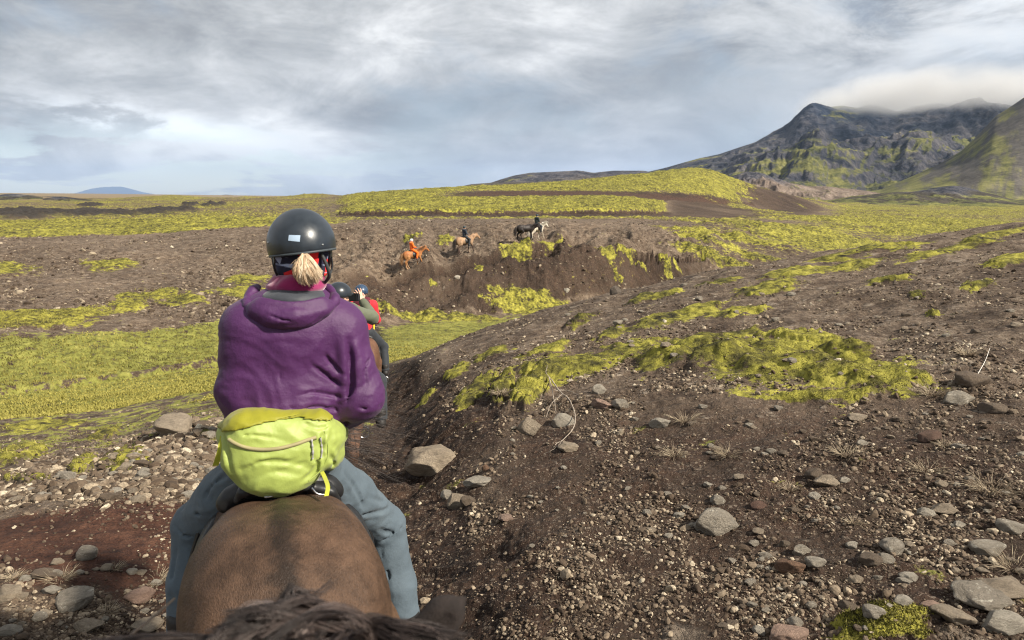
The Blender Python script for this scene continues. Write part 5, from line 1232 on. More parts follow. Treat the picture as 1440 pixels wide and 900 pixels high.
horse('riderless black horse with lowered head walking behind the white horse', p, rot[2], rot[0], HB_B, C_BLACK, M_HAIRD, 1.0, 240, 220, .014, geo_pts=((0, .52, 1.06), (0, 1.12, 1.24), (0, 1.36, .90)), seed=6)
print('far riders', round(time.time()-T0, 1))

# ---- two riders just ahead
for nm_, px, Y in (('green', 482, 7.6), ('red', 508, 12.4)):
    q = Pt(px, 401, Y); print(nm_, 'helmet top z', round(q[2], 2), 'ground', round(float(gz(q[0], Y)), 2), 'x', round(q[0], 2))
def rider_loc(px, Y, top, pytop=401):
    q = Pt(px, pytop, Y); return Vector((q[0], q[1], q[2]-top))
p = rider_loc(507, 12.4, 2.215*1.02); rot = (math.radians(-7), 0, math.radians(10))
horse('brown horse under the red jacketed rider, hidden behind the purple rider', p, rot[2], rot[0], HB_A, C_BROWN, M_HAIRD, 1.02, 120, 120, .012, seed=8)
saddle_set(p, rot, 'black saddle with steel stirrup under the red jacketed rider', 1.02)
rd = person('rider in red jacket with burgundy hood and navy helmet, farthest of the two just ahead', p, rot, G_RIDER, dict(jacket=MR, trousers=MDK, boot=MBOOT, helmet=MHB), 1.02)
s = Sdf((-.2, -.25, 1.78), (.2, .15, 2.02), .01); s.ell((0, -.08, 1.90), (.145, .075, .075), .03).cone((-.1, 0, 1.95), (.1, 0, 1.95), .05, .05, .03); s.disp(folds(.006)); sobj(s, 'hood', cloth('burgundy_cloth', (.10, .008, .02)), rd)
s = Sdf((-.12, -.10, 1.93), (.12, .12, 2.03), .008); s.ell((0, .02, 1.985), (.066, .07, .02), .01); sobj(s, 'neck_scarf', plain('teal_cloth', (.12, .62, .52), .8), rd)
s = Sdf((.17, -.02, 1.40), (.25, .14, 1.72), .008); s.cone((.19, .02, 1.45), (.20, .05, 1.68), .016, .016, .01); sobj(s, 'yellow_panel', plain('yellow_cloth', (.75, .5, .03), .8), rd)
# green jacketed rider taking a picture
p = rider_loc(478, 7.5, 2.20); rot = (math.radians(-7), 0, math.radians(8)); 
GJ = {k: (list(v) if isinstance(v, list) else v) for k, v in RJ.items()}
rt = Matrix.Translation(p) @ Matrix.Rotation(rot[2], 4, 'Z') @ Matrix.Rotation(rot[0], 4, 'X'); rti = rt.inverted()
def Lc(px, py, Y): return np.array(rti @ Vector(Pt(px, py, Y)))
GJ['sh'] = [Lc(452, 441, 7.45), Lc(492, 438, 7.45)]; GJ['el'] = [Lc(448, 456, 7.75), Lc(524, 447, 7.62)]; GJ['wr'] = [Lc(486, 430, 7.85), Lc(510, 424, 7.72)]
GJ['head'] = Lc(477, 418, 7.5); GJ['neck'] = Lc(476, 434, 7.5); GJ['look'] = vec(.75, .8, -.05)
GJ['hand'] = [(vec(.3, .1, 1), vec(.6, .2, 0), .35, -1), (vec(-.42, 0, 1), vec(-.5, .6, 0), .12, -1)]
GG = person_meshes(GJ, h=.011, hb=.0075, fold=.009)
ph_ = rider_loc(458, 7.5, 2.20); horse('dark bay horse under the green jacketed rider, hidden behind the purple rider', ph_, math.radians(17), rot[0], HB_A, C_BROWN, M_HAIRD, 1.0, 120, 120, .012, seed=9)
saddle_set(ph_, (rot[0], 0, math.radians(17)), 'black saddle under the green jacketed rider', 1.0)
gr_ = person('rider in olive green jacket and dark helmet holding a black camera up to the face', p, rot, GG, dict(jacket=MGR, trousers=MDK, boot=MBOOT, helmet=plain('charcoal_helmet', (.022, .027, .034), .3, .2)), 1.0)
rr_ = np.random.default_rng(3)
n = 90; rb_ = np.tile(Lc(484, 425, 7.36), (n, 1))+rr_.normal(0, .012, (n, 3)); dd = np.tile(Lc(493, 441, 7.30)-Lc(484, 425, 7.36), (n, 1)); dd /= np.linalg.norm(dd[0]); dd = dd+rr_.normal(0, .10, (n, 3))
link('hair', strands('hair', rb_, dd, .22, .006, .1, hair_mat('ash_hair', [(0, (.30, .22, .17)), (.5, (.50, .40, .33)), (1, (.66, .57, .48))]), rr_, seg=6, jitter=.01), gr_)
s = Sdf(GJ['neck']-vec(.16, .16, .08), GJ['neck']+vec(.16, .16, .09), .008); s.ell(GJ['neck']+vec(0, -.02, -.005), (.085, .08, .04), .02); s.disp(folds(.005)); sobj(s, 'collar', plain('white_cloth', (.62, .64, .70), .8), gr_)
cmc = Lc(498, 418, 7.70); s = Sdf(cmc-vec(.1, .1, .09), cmc+vec(.1, .1, .09), .005)
bm = bmesh.new(); bmesh.ops.create_cube(bm, size=1)
for v in bm.verts: v.co = Vector((v.co.x*.14, v.co.y*.05, v.co.z*.085))
bmesh.ops.bevel(bm, geom=list(bm.edges), offset=.01, segments=2, affect='EDGES')
me = bpy.data.meshes.new('camera_body'); bm.to_mesh(me); bm.free(); me.materials.append(M_BLACKP)
o = link('photo_camera', me); o.matrix_world = rt @ Matrix.Translation(cmc) @ Matrix.Rotation(math.radians(-40), 4, 'Z'); tag(o, 'black camera held up by the green jacketed rider', 'camera')
a = np.linspace(0, 2*np.pi, 20); V = []; 
link('lens', tube_mesh('lens', [([vec(0, .02, 0), vec(0, .05, 0), vec(0, .075, 0)], [.034, .034, .030])], M_BLACKP, 18), o)
print('near riders', round(time.time()-T0, 1))
# ------------------------------------------------------------------ the riding woman in front and her horse
ANG = math.radians(18.2); OX, OY = -.79, 2.40
FV = vec(-math.sin(ANG), math.cos(ANG)); RV = vec(math.cos(ANG), math.sin(ANG)); OF = OX*FV[0]+OY*FV[1]
def Q(px, py, b):
    d = ray(px, py); t = (b+OF)/(d[0]*FV[0]+d[1]*FV[1]); X = t*d[0]-OX; Yq = t*d[1]-OY
    return vec(X*RV[0]+Yq*RV[1], b, EYE+t*d[2])
def ray_local(px, py):
    """camera ray in the rider frame (origin, direction)"""
    d = ray(px, py); o_ = vec(-OX*RV[0]-OY*RV[1], -OX*FV[0]-OY*FV[1], EYE); return Vector(o_), Vector((d[0]*RV[0]+d[1]*RV[1], d[0]*FV[0]+d[1]*FV[1], d[2])).normalized()
from mathutils.bvhtree import BVHTree
def bvh_of(o): me = o.data; return BVHTree.FromPolygons([v.co for v in me.vertices], [p.vertices for p in me.polygons])
def surf(bv, px, py, lift=.002):
    o_, d = ray_local(px, py); h = bv.ray_cast(o_, d)
    if h[0] is None: return None
    n = h[1] if h[1].dot(d) < 0 else -h[1]; return np.array(h[0]+n*lift), np.array(n)
ROOT = Vector((OX, OY, 0)); RROT = (0, 0, ANG)
# ---- horse
gh = float(gz(OX, OY)); print('ground under front horse', round(gh, 3))
PITCHH = math.radians(-5.5)
sF = horse_sdf(.0105, NK0, PL0, MZ0, POSE_B)
def muscle(x, y, z): return .010*perlin3(x*5, y*5, z*5, 3)+.0035*perlin3(x*14, y*14, z*14, 4)-.006*np.exp(-(x/.016)**2)*(z > 1.1)
sF.disp(muscle)
HB_F = sF.mesh(2)
C_DUN = coat('dun_coat', (.074, .043, .027), (.24, .140, .080), (.04, .028, .022), stripe=(.012, .009, .007), pz=.40, var=.36, bz=1.10)
fh = horse('brown dun horse with dark dorsal stripe seen from behind, carrying the purple jacketed rider', Vector((OX, OY, gh+.03)), ANG, PITCHH, HB_F, C_DUN, M_HAIRD, 1.06, 500, 700, .003, seed=11, mane_len=.28)
sd_ = saddle_set(Vector((OX, OY, gh+.03)), (PITCHH, 0, ANG), 'black saddle between the lime waist pack and the brown horse rump', 1.06, fine=.008)
# cantle, ring and roll behind the seat
inv = (Matrix.Translation((OX, OY, gh+.03)) @ Matrix.Rotation(ANG, 4, 'Z') @ Matrix.Rotation(PITCHH, 4, 'X') @ Matrix.Scale(1.06, 4)).inverted() @ (Matrix.Translation(ROOT) @ Matrix.Rotation(ANG, 4, 'Z'))
def TL(p): return np.array(inv @ Vector(p))
cp = [TL(Q(a, c, bb)) for a, c, bb in ((333, 704, -.12), (341, 692, -.13), (366, 685, -.14), (400, 684, -.14), (440, 685, -.14), (466, 692, -.13), (476, 704, -.12))]
lo, hi = bbox(cp, .06); s = Sdf(lo, hi, .006); s.path(cp, [.010, .012, .013, .013, .013, .012, .010], .012); 
cq = [TL(Q(a, c, bb)) for a, c, bb in ((350, 688, -.10), (400, 684, -.10), (455, 688, -.10))]; s.path(cq, [.03, .034, .03], .02); s.disp(folds(.003, (20, 20, 20))); sobj(s, 'cantle', M_BLACK, sd_)
for (pts) in (((372, 699), (382, 698), (392, 692)), ((438, 686), (446, 694), (460, 696))):
    link('saddle_ring', tube_mesh('saddle_ring', [(smooth_path([TL(Q(a, c, -.17)) for a, c in pts], 10), .0032)], M_METAL, 6), sd_)

# ---- body
MJ = dict(pelvis=Q(400, 648, .06), waist=Q(402, 590, .06), chest=Q(410, 500, .06), neck=Q(418, 418, .07), head=Q(424, 358, .09), look=vec(0, 1, 0),
          sh=[Q(350, 462, .05), Q(478, 462, .05)], el=[Q(340, 548, .04), Q(508, 560, .02)], wr=[Q(362, 600, .36), Q(462, 600, .38)],
          hip=[Q(372, 658, .08), Q(428, 658, .08)], kn=[Q(276, 738, .34), Q(540, 738, .34)], an=[Q(262, 905, .22), Q(572, 905, .22)], to=[Q(262, 920, .40), Q(576, 920, .40)])
GM = person_meshes(MJ, h=.012, hb=.008)
me = mesh_np('person', *GM['person'], M_SKIN, True)
wo_ = link('person', me, loc=ROOT); wo_.rotation_euler = RROT
tag(wo_, 'woman in purple jacket, black helmet and blond ponytail riding directly in front, seen from behind', 'person')
for i in (0, 1): link('boot', mesh_np('boot', *GM['boot', i], MBOOT, True), wo_)
# jacket
M_PUR = cloth('purple_shell', (.060, .012, .074), rough=.55, var=.12, sheen=.06, bd=.0012, spec=.4)
lo, hi = bbox([Q(300, 430, -.12), Q(545, 625, -.12), MJ['wr'][0], MJ['wr'][1], Q(420, 400, .2)], .09); s = Sdf(lo, hi, .0058)
s.ell(Q(409, 492, .06), (.190, .125, .19), .05); s.ell(Q(412, 462, .045), (.175, .105, .12), .06); s.cone(Q(403, 560, .06), Q(400, 622, .06), .185, .20, .05, ((0, 1, 0), 1.45)); s.ell(Q(403, 560, .05), (.185, .12, .12), .05)
for i in (0, 1):
    s.cone(Q(400 if i == 0 else 434, 425, .065), MJ['sh'][i], .062, .078, .05)
    s.cone(MJ['sh'][i], MJ['el'][i], .086, .074, .045); s.cone(MJ['el'][i], MJ['wr'][i], .076, .046, .03)
s.ell(Q(418, 424, .07), (.085, .085, .045), .03)
# main creases (removed as thin tapered grooves) and ridges
def crease(pts, b, r0, k=.014, lift=0.0):
    P_ = [Q(a, c, b+lift) for a, c in pts]; P_ = smooth_path(P_, 10); R_ = r0*np.sin(np.linspace(.25, math.pi-.15, 10)); s.path(list(P_), list(R_+.001), k, op=-1)
def ridge_(pts, b, r0, k=.022):
    P_ = smooth_path([Q(a, c, b) for a, c in pts], 10); s.path(list(P_), list(r0*np.sin(np.linspace(.3, math.pi-.2, 10))+.002), k)
def surf_b(px, py):   # depth of the current solid along the view ray (local b)
    o_, d = ray_local(px, py); t = np.linspace(1.9, 2.8, 240); P_ = np.array(o_)[None]+t[:, None]*np.array(d)[None]
    idx = np.clip(((P_-s.lo)/s.h).astype(int), 0, s.n-1); v = s.F[idx[:, 0], idx[:, 1], idx[:, 2]]; k = np.argmax(v < 0); return P_[k, 1] if (v < 0).any() else 0.0
def crease_s(pts, r0, k=.014):
    P_ = smooth_path([Q(a, c, surf_b(a, c)) for a, c in pts], 12); s.groove(P_, r0*.95, r0*.75)
def ridge_s(pts, r0, k=.02):
    P_ = smooth_path([Q(a, c, surf_b(a, c)) for a, c in pts], 12); s.groove(P_, -r0*.55, r0*.95, .2)
crease_s([(489, 478), (492, 510), (493, 545), (488, 580), (484, 598)], .017); 

ridge_s([(495, 480), (505, 500), (508, 530)], .016); ridge_s([(478, 470), (482, 500), (484, 540), (480, 570)], .014)
crease_s([(486, 545), (470, 535), (448, 520), (436, 512)], .010); crease_s([(486, 560), (466, 556), (440, 552), (420, 556)], .009); crease_s([(484, 578), (450, 572), (410, 574), (370, 578)], .010)
crease_s([(326, 575), (350, 583), (390, 588), (430, 582), (470, 586)], .010); ridge_s([(330, 566), (360, 573), (400, 576), (440, 566)], .012)
crease_s([(484, 528), (468, 512), (456, 498)], .010); ridge_s([(488, 535), (470, 526), (450, 512)], .012); ridge_s([(485, 552), (462, 545), (432, 534)], .010)
crease_s([(520, 500), (512, 520), (516, 545)], .008); crease_s([(540, 550), (520, 558), (500, 556)], .008); crease_s([(535, 570), (515, 574), (498, 570)], .009); ridge_s([(538, 560), (520, 566), (503, 563)], .010)
crease_s([(345, 560), (360, 535), (368, 505)], .006); crease_s([(395, 545), (392, 510), (398, 485)], .005); ridge_s([(352, 480), (400, 474), (450, 478)], .010)
fj = folds(.0065, (5, 5, 11), 3, 1.1); fj2 = folds(.0030, (14, 14, 30), 8, 1.2); zl = Q(400, 470, .0)[2]
s.disp(lambda x, y, z: (fj(x, y, z)+fj2(x, y, z))*(.45+.75*ss(zl-z, -.05, .18))); s.cut(Q(400, 628, 0), (0, 0, -1)); s.cut(Q(415, 408, .0), (0, 0, 1))
jk = sobj(s, 'jacket', M_PUR, wo_, 1)
bj = bvh_of(jk)
# hood
lo, hi = bbox([Q(335, 395, -.1), Q(490, 480, -.1), Q(410, 430, .15)], .06); s = Sdf(lo, hi, .005)
s.ell(Q(408, 434, -.028), (.134, .055, .064), .03); s.ell(Q(408, 447, -.055), (.085, .045, .036), .03)
rim = [Q(*a) for a in ((362, 404, .11), (348, 420, .05), (352, 433, -.015), (376, 441, -.065), (408, 443, -.085), (440, 440, -.07), (464, 431, -.025), (471, 418, .03), (461, 405, .09))]
rim = list(smooth_path(rim, 24)); s.path(rim, [.0115+.004*math.sin(i*1.7) for i in range(24)], .014)
s.ell(Q(412, 413, .012), (.108, .085, .060), .012, op=-1)
s.disp(folds(.0045, (9, 9, 18), 21, .5))
crease_s([(360, 452), (385, 460), (412, 458), (450, 452)], .006); crease_s([(372, 440), (400, 450), (430, 446)], .006); crease_s([(455, 440), (445, 450), (430, 458)], .005)
sobj(s, 'hood', M_PUR, wo_)
lo, hi = bbox([Q(365, 395, -.08), Q(462, 425, -.08), Q(415, 410, .12)], .04); s = Sdf(lo, hi, .005)
s.ell(Q(413, 419, .03), (.104, .100, .040), .02); s.disp(folds(.004, (10, 10, 24), 31)); s.cut(Q(413, 404, .0), (0, -.1, 1)); sobj(s, 'hood_lining', cloth('charcoal_lining', (.038, .042, .052), .6), wo_)
# gaiter
lo, hi = bbox([Q(370, 372, -.05), Q(460, 420, -.05), Q(415, 400, .2)], .04); s = Sdf(lo, hi, .0045)
s.ell(Q(417, 402, .075), (.098, .105, .034), .02); s.ell(Q(419, 391, .08), (.086, .094, .030), .02); s.ell(Q(417, 398, -.005), (.05, .02, .015), .02)
s.disp(folds(.0055, (7, 7, 30), 41, .8)); s.cut(Q(418, 381, .08), (-.15, 0, 1)); sobj(s, 'neck_gaiter', cloth('magenta_fleece', (.25, .008, .085), .9, sheen=.5), wo_)
# bandana on the back of the head
m_band, g, bs, out = new_mat('patterned_bandana')
tc_ = g.n('ShaderNodeTexCoord').outputs['Object']; vo = g.n('ShaderNodeTexVoronoi', Vector=tc_, Scale=26.0); vc = g.n('ShaderNodeSeparateColor', i0=vo.outputs['Color']).outputs[0]
wv = g.noise(g.n('ShaderNodeVectorMath', _operation='MULTIPLY', i0=tc_, i1=(6, 6, 60)).outputs[0], 1.0, 3, .5)
c = g.ramp(vc, [(0, (.010, .010, .030)), (.54, (.014, .014, .045)), (.56, (.72, .018, .016)), (.86, (.60, .015, .02)), (.88, (.30, .34, .48))], 'CONSTANT')
c = g.mix(g.sstep(wv, .60, .66), c, (.35, .40, .55)); g.nt.links.new(c, bs.inputs['Base Color']); bs.inputs['Roughness'].default_value = .85
hc = Q(424, 356, .09); s = Sdf(hc-vec(.14, .16, .14), hc+vec(.14, .16, .14), .005); s.ell(hc+vec(0, 0, .01), (.094, .108, .118), .01); s.ell(hc+vec(0, -.02, -.06), (.075, .07, .05), .03)
s.disp(folds(.003, (12, 12, 26), 51)); s.cut(Q(420, 392, 0), (0, 0, -1)); sobj(s, 'bandana', m_band, wo_)
# ponytail
M_BLOND = hair_mat('blond_hair', [(0, (.30, .19, .11)), (.3, (.58, .42, .27)), (.7, (.80, .63, .44)), (1, (.92, .80, .62))])
rr_ = np.random.default_rng(17); n = 1500
a0 = Q(429, 354, -.035); u = rr_.uniform(-1, 1, n); w_ = rr_.uniform(-1, 1, n); roots = a0[None]+np.stack([u*.007, w_*.007, rr_.uniform(-.008, .004, n)], -1)
tgt = Q(429, 397, -.045); dx_ = tgt-a0; dirs = np.tile(dx_, (n, 1)); dirs[:, 0] += .004; dirs[:, 1] += -.010+w_*.022; L_ = rr_.uniform(.80, 1.10, n)*(1-.16*u**2)
bulge = np.stack([u*.002-.003, -.018+.010*w_, 0*u], -1)
t_ = np.linspace(0, 1, 11); t_ = t_[None, :, None]
pts = roots[:, None]+dirs[:, None]*L_[:, None, None]*t_+np.stack([u*.056, 0*u, 0*u], -1)[:, None]*np.clip(t_, 0, 1)**1.5+bulge[:, None]*np.sin(np.pi*np.minimum(t_*1.0, 1))
curl_in = np.stack([-u*.022+.012, .012+0*u, .004+0*u], -1); pts = pts+curl_in[:, None]*np.clip(t_-.6, 0, 1)**2*5
pts[..., 0] += .004*np.sin(t_[..., 0]*7+u[:, None]*5)+rr_.normal(0, .0012, pts.shape[:2])
def ribbon_from(pts, width, mat, name, tint):
    n, m, _ = pts.shape; tn = np.gradient(pts, axis=1); tn /= np.linalg.norm(tn, axis=2)[..., None]+1e-9; sd_ = np.cross(tn, vec(0, 1, 0)[None, None]+rr_.normal(0, .3, (n, 1, 3))); sd_ /= np.linalg.norm(sd_, axis=2)[..., None]+1e-9; up_ = np.cross(tn, sd_)
    wd = width*(1-.6*np.linspace(0, 1, m)**2)[None, :, None]
    V = np.stack([pts+sd_*wd*.5, pts-sd_*wd*.25+up_*wd*.42, pts-sd_*wd*.25-up_*wd*.42], 2).reshape(-1, 3); k = (np.arange(m-1)[None]*3+(np.arange(n)*m*3)[:, None]).reshape(-1, 1)
    F = np.concatenate([k+np.array([[a, b_, b_+3, a+3]]) for a, b_ in ((0, 1), (1, 2), (2, 0))]); return mesh_np(name, V, F, mat, True, {'tint': np.repeat(tint, m*3)})
tint = np.clip(.55+.25*np.sin(u*9)+rr_.normal(0, .16, n), 0, 1)
link('hair', ribbon_from(pts, .0021, M_BLOND, 'hair', tint), wo_)
fl = rr_.choice(n, 40, replace=False); pf_ = pts[fl]+rr_.normal(0, .010, (40, 1, 3))*np.linspace(0, 1, 11)[None, :, None]; link('hair', ribbon_from(pf_, .0010, M_BLOND, 'hair', tint[fl]), wo_)
# helmet
M_HEL, g, bs, out = new_mat('matte_helmet_shell')
tc_ = g.n('ShaderNodeTexCoord').outputs['Object']; nz_ = g.noise(tc_, 40, 5, .6)
g.nt.links.new(g.ramp(nz_, [(.3, (.012, .017, .024)), (.7, (.020, .027, .036))]), bs.inputs['Base Color']); g.nt.links.new(g.ramp(nz_, [(.3, .30), (.7, .40)]), bs.inputs['Roughness']); bs.inputs['Specular IOR Level'].default_value = .6
bump(g, bs, g.noise(tc_, 700, 2, .5), .0005, .3)
hc = Q(424, 343, .09); rx_ = .5*np.linalg.norm(Q(472, 343, .09)-Q(376, 343, .09)); top = Q(424, 293, .09)[2]-hc[2]
s = Sdf(hc-vec(.16, .19, .09), hc+vec(.16, .21, .16), .0042)
s.ell(hc, (rx_, .142, top), .01); s.ell(hc+vec(0, .02, -.005), (rx_-.006, .145, top-.012), .02)
dn = vec(.10, -.06, -1); cutp = Q(424, 356, -.03)
s.cut(cutp, dn); s.ell(hc+vec(0, 0, -.02), (rx_-.012, .128, top-.008), .004, op=-1)
hel = sobj(s, 'helmet', M_HEL, wo_, 2)
nn_ = dn/np.linalg.norm(dn)
rimp = []
for a in np.linspace(0, 2*np.pi, 61):
    x_, y_ = math.cos(a), math.sin(a); zc_ = cutp[2]-((x_*rx_*.985+hc[0]-cutp[0])*dn[0]+(y_*.142*.985+hc[1]-cutp[1])*dn[1])/dn[2]; f_ = math.sqrt(max(.2, 1-((zc_-hc[2])/top)**2)); rimp.append(vec(hc[0]+x_*rx_*f_, hc[1]+y_*.142*f_, zc_-(0 if True else 0)))
link('helmet_rim', tube_mesh('helmet_rim', [(rimp, .0042)], plain('rim_rubber', (.045, .055, .062), .5, .1), 8), wo_)
s = Sdf(hc-vec(.14, .17, .14), hc+vec(.14, .17, .10), .0045)      # ear pads and inner lining
s.ell(hc+vec(0, .012, -.035), (rx_-.010, .125, .098), .01); s.ell(hc+vec(0, -.06, -.06), (.086, .12, .14), .01, op=-1); s.cut(Q(424, 390, .1), (0, .25, -1)); s.cut(cutp+vec(0, 0, .03), (0, 0, 1)); s.cut(hc+vec(0, .075, 0), (0, 1, 0))
sobj(s, 'ear_pad', M_BLACK, wo_)
for pts_ in ([(452, 357, .0), (459, 372, -.005), (463, 388, .01), (456, 398, .05), (449, 405, .10)], [(466, 362, .02), (467, 376, .04), (463, 388, .03)], [(383, 362, .0), (386, 378, .02), (392, 392, .07)]):
    P_ = smooth_path([Q(*q_) for q_ in pts_], 14); s_ = [np.array(q_) for q_ in P_]; link('chin_strap', tube_mesh('chin_strap', [(s_, .0062 if pts_[0][0] == 452 else .004)], plain('strap_webbing', (.03, .034, .036), .7), 6), wo_)
bh = bvh_of(hel)
def patch_on(bv, corners, nu, nv, mat, name, parent, lift=.0012):
    V = []; 
    for j_ in range(nv+1):
        for i_ in range(nu+1):
            u_, v_ = i_/nu, j_/nv; a = np.array(corners[0])*(1-u_)+np.array(corners[1])*u_; b_ = np.array(corners[3])*(1-u_)+np.array(corners[2])*u_; q_ = a*(1-v_)+b_*v_; h_ = surf(bv, q_[0], q_[1], lift); V.append(h_[0] if h_ else Q(q_[0], q_[1], 0))
    V = np.array(V); F = [[j_*(nu+1)+i_, j_*(nu+1)+i_+1, (j_+1)*(nu+1)+i_+1, (j_+1)*(nu+1)+i_] for j_ in range(nv) for i_ in range(nu)]; return link(name, mesh_np(name, V, F, mat, True), parent)
patch_on(bh, [(406.5, 330.5), (422.5, 331), (421.5, 340), (405.5, 338.5)], 6, 4, plain('pale_sticker', (.36, .46, .58), .45, .06), 'sticker', wo_)
for px, py in ((453.5, 344), (377.5, 341)):
    h_ = surf(bh, px, py, .001)
    if h_: V_, F_ = ICO2; link('rivet', mesh_np('rivet', V_*.0035+h_[0], F_, M_METAL, True), wo_)
# trousers
M_TR = cloth('steel_blue_trousers', (.078, .104, .126), rough=.8, var=.16, bd=.0012, sheen=.05, patch=(.11, .14, .16))
lo, hi = bbox([MJ['pelvis'], *MJ['kn'], Q(230, 905, .2), Q(600, 905, .2), Q(400, 600, .1)], .12); s = Sdf(lo, hi, .0075)
s.ell(Q(400, 640, .05), (.185, .15, .13), .04)
for i in (0, 1):
    s.path([MJ['hip'][i], (MJ['hip'][i]+MJ['kn'][i])/2+vec(0, 0, .01), MJ['kn'][i], (MJ['kn'][i]+MJ['an'][i])/2+vec((-.005, .005)[i], -.01, 0), MJ['an'][i]], [.116, .100, .078, .072, .068], .03)
def ctr(pts, r0, b0=.2, k=.014):
    def sb(px, py):
        o_, d = ray_local(px, py); t = np.linspace(1.9, 3.2, 300); P_ = np.array(o_)[None]+t[:, None]*np.array(d)[None]
        ok = ((P_ > s.lo) & (P_ < hi)).all(1); idx = np.clip(((P_-s.lo)/s.h).astype(int), 0, s.n-1); v = np.where(ok, s.F[idx[:, 0], idx[:, 1], idx[:, 2]], 1); kx = np.argmax(v < 0); return P_[kx, 1] if (v < 0).any() else b0
    P_ = smooth_path([Q(a, c, sb(a, c)) for a, c in pts], 12); s.groove(P_, r0*.95, r0*.8)
for pts_ in ([(480, 660), (500, 690), (510, 715)], [(490, 655), (520, 672), (532, 690)], [(532, 742), (548, 748), (566, 738)], [(530, 758), (545, 756), (562, 742)], [(536, 770), (545, 800), (552, 840)], [(500, 720), (520, 722), (545, 714)], [(520, 700), (540, 706), (558, 702)],
             [(330, 660), (305, 680), (290, 700)], [(258, 715), (280, 722), (300, 716)], [(248, 738), (262, 752), (275, 752)], [(250, 770), (246, 800), (242, 840)], [(340, 690), (310, 705), (285, 712)]): ctr(pts_, .011)
fa = folds(.0062, (9, 9, 14), 61, 1.0); fb = folds(.0032, (22, 22, 30), 66, 1.0); s.disp(lambda x, y, z: fa(x, y, z)+fb(x, y, z)); sobj(s, 'trousers', M_TR, wo_)

# ---- waist pack
M_LIME = cloth('lime_nylon', (.30, .365, .080), rough=.5, var=.07, bd=.0007, sheen=.1, spec=.5); M_OLV = cloth('olive_yellow_nylon', (.235, .225, .010), rough=.55, var=.08, bd=.0007)
wp = bpy.data.objects.new('waist_pack', None); COL.objects.link(wp); wp.location = ROOT; wp.rotation_euler = RROT; tag(wp, 'lime green waist pack with zip strapped around the purple jacket', 'waist pack')
lo, hi = bbox([Q(295, 565, -.2), Q(495, 700, -.2), Q(400, 600, .14)], .05)
def pack(off=0.0):
    s = Sdf(lo, hi, .005)
    s.cone(Q(348, 605, -.10), Q(444, 606, -.10), .066+off, .066+off, .03); s.ell(Q(394, 636, -.115), (.182+off, .082+off, .122+off), .03); s.ell(Q(392, 668, -.13), (.112+off, .068+off, .064+off), .03)
    s.cone(Q(328, 614, -.07), Q(330, 606, .10), .050+off, .045, .03); s.cone(Q(460, 616, -.07), Q(468, 608, .10), .058+off, .05, .03)
    s.cone(Q(326, 638, -.06), Q(334, 640, .04), .040+off, .045, .03); s.cone(Q(464, 640, -.06), Q(462, 640, .04), .045+off, .045, .03)
    return s
s = pack(); fp = folds(.0065, (8, 8, 14), 71, .9); fq = folds(.0034, (22, 22, 26), 73, .9)
def cr2(pts, r0, k=.012, op=-1):
    def sb(px, py):
        o_, d = ray_local(px, py); t = np.linspace(1.9, 2.7, 300); P_ = np.array(o_)[None]+t[:, None]*np.array(d)[None]
        ok = ((P_ > s.lo) & (P_ < hi)).all(1); idx = np.clip(((P_-s.lo)/s.h).astype(int), 0, s.n-1); v = np.where(ok, s.F[idx[:, 0], idx[:, 1], idx[:, 2]], 1); kx = np.argmax(v < 0); return P_[kx, 1] if (v < 0).any() else 0
    P_ = smooth_path([Q(a, c, sb(a, c)+(r0*.4 if op > 0 else 0)) for a, c in pts], 12); s.groove(P_, -op*r0*.8, r0*.9)
cr2([(318, 612), (322, 640), (330, 665)], .010); cr2([(456, 604), (452, 620), (456, 650)], .009); cr2([(452, 640), (440, 662), (425, 676)], .009); cr2([(340, 660), (372, 648), (410, 652)], .008)
cr2([(350, 668), (390, 655), (430, 662)], .010, .02, 1); cr2([(366, 642), (390, 645), (420, 640)], .007, .015, 1); cr2([(438, 640), (446, 655), (440, 668)], .009); cr2([(330, 622), (350, 612), (400, 618)], .006); cr2([(466, 606), (464, 640), (470, 660)], .010)
cr2([(430, 598), (450, 602), (470, 596)], .007); cr2([(322, 602), (360, 594), (400, 590), (440, 597), (468, 604)], .004)
s.disp(lambda x, y, z: fp(x, y, z)+fq(x, y, z)); Fp = s.F.copy()
pb = sobj(s, 'pack_body', M_LIME, wp)
# upper panel: same body, 3 mm proud, above the seam
s.F = Fp-.0065; x, y, z = s.grid(); zt = Q(395, 591, -.17)[2]; s.F = np.maximum(s.F, (zt-.95*(x-Q(395, 591, -.17)[0])**2*1.1-z+.10*np.minimum(y+.12, .12)).astype(np.float32)); sobj(s, 'upper_panel', M_OLV, wp)
bp = bvh_of(pb)
for pts_ in (((456, 606), (461, 624), (460, 644), (450, 662), (434, 676)),):
    h_ = [surf(bp, a, c, .0004) for a, c in pts_]
    if all(h_): link('seam', tube_mesh('seam', [(smooth_path([q_[0] for q_ in h_], 26), .0022)], M_LIME, 6), wp)
zp = smooth_path([surf(bp, a, c, .001)[0] for a, c in ((322, 618), (330, 623), (345, 629), (365, 632), (390, 631), (415, 625), (432, 619), (445, 615))], 40)
link('zip', tube_mesh('zip', [(zp, .0062)], plain('zip_tape', (.30, .26, .13), .6), 8), wp)
for pts_ in (((438, 617), (438.5, 625), (439, 634), (439, 645)), ((449, 615), (451, 624), (450.5, 633), (450, 643))):
    P_ = [surf(bp, a, c, .006)[0] for a, c in pts_]; P_ = smooth_path(P_, 22); link('zip_pull', tube_mesh('zip_pull', [(P_, .0022+.0016*(np.sin(np.linspace(0, 20, 22)) > .2))], plain('grey_cord', (.30, .29, .28), .6), 6), wp)
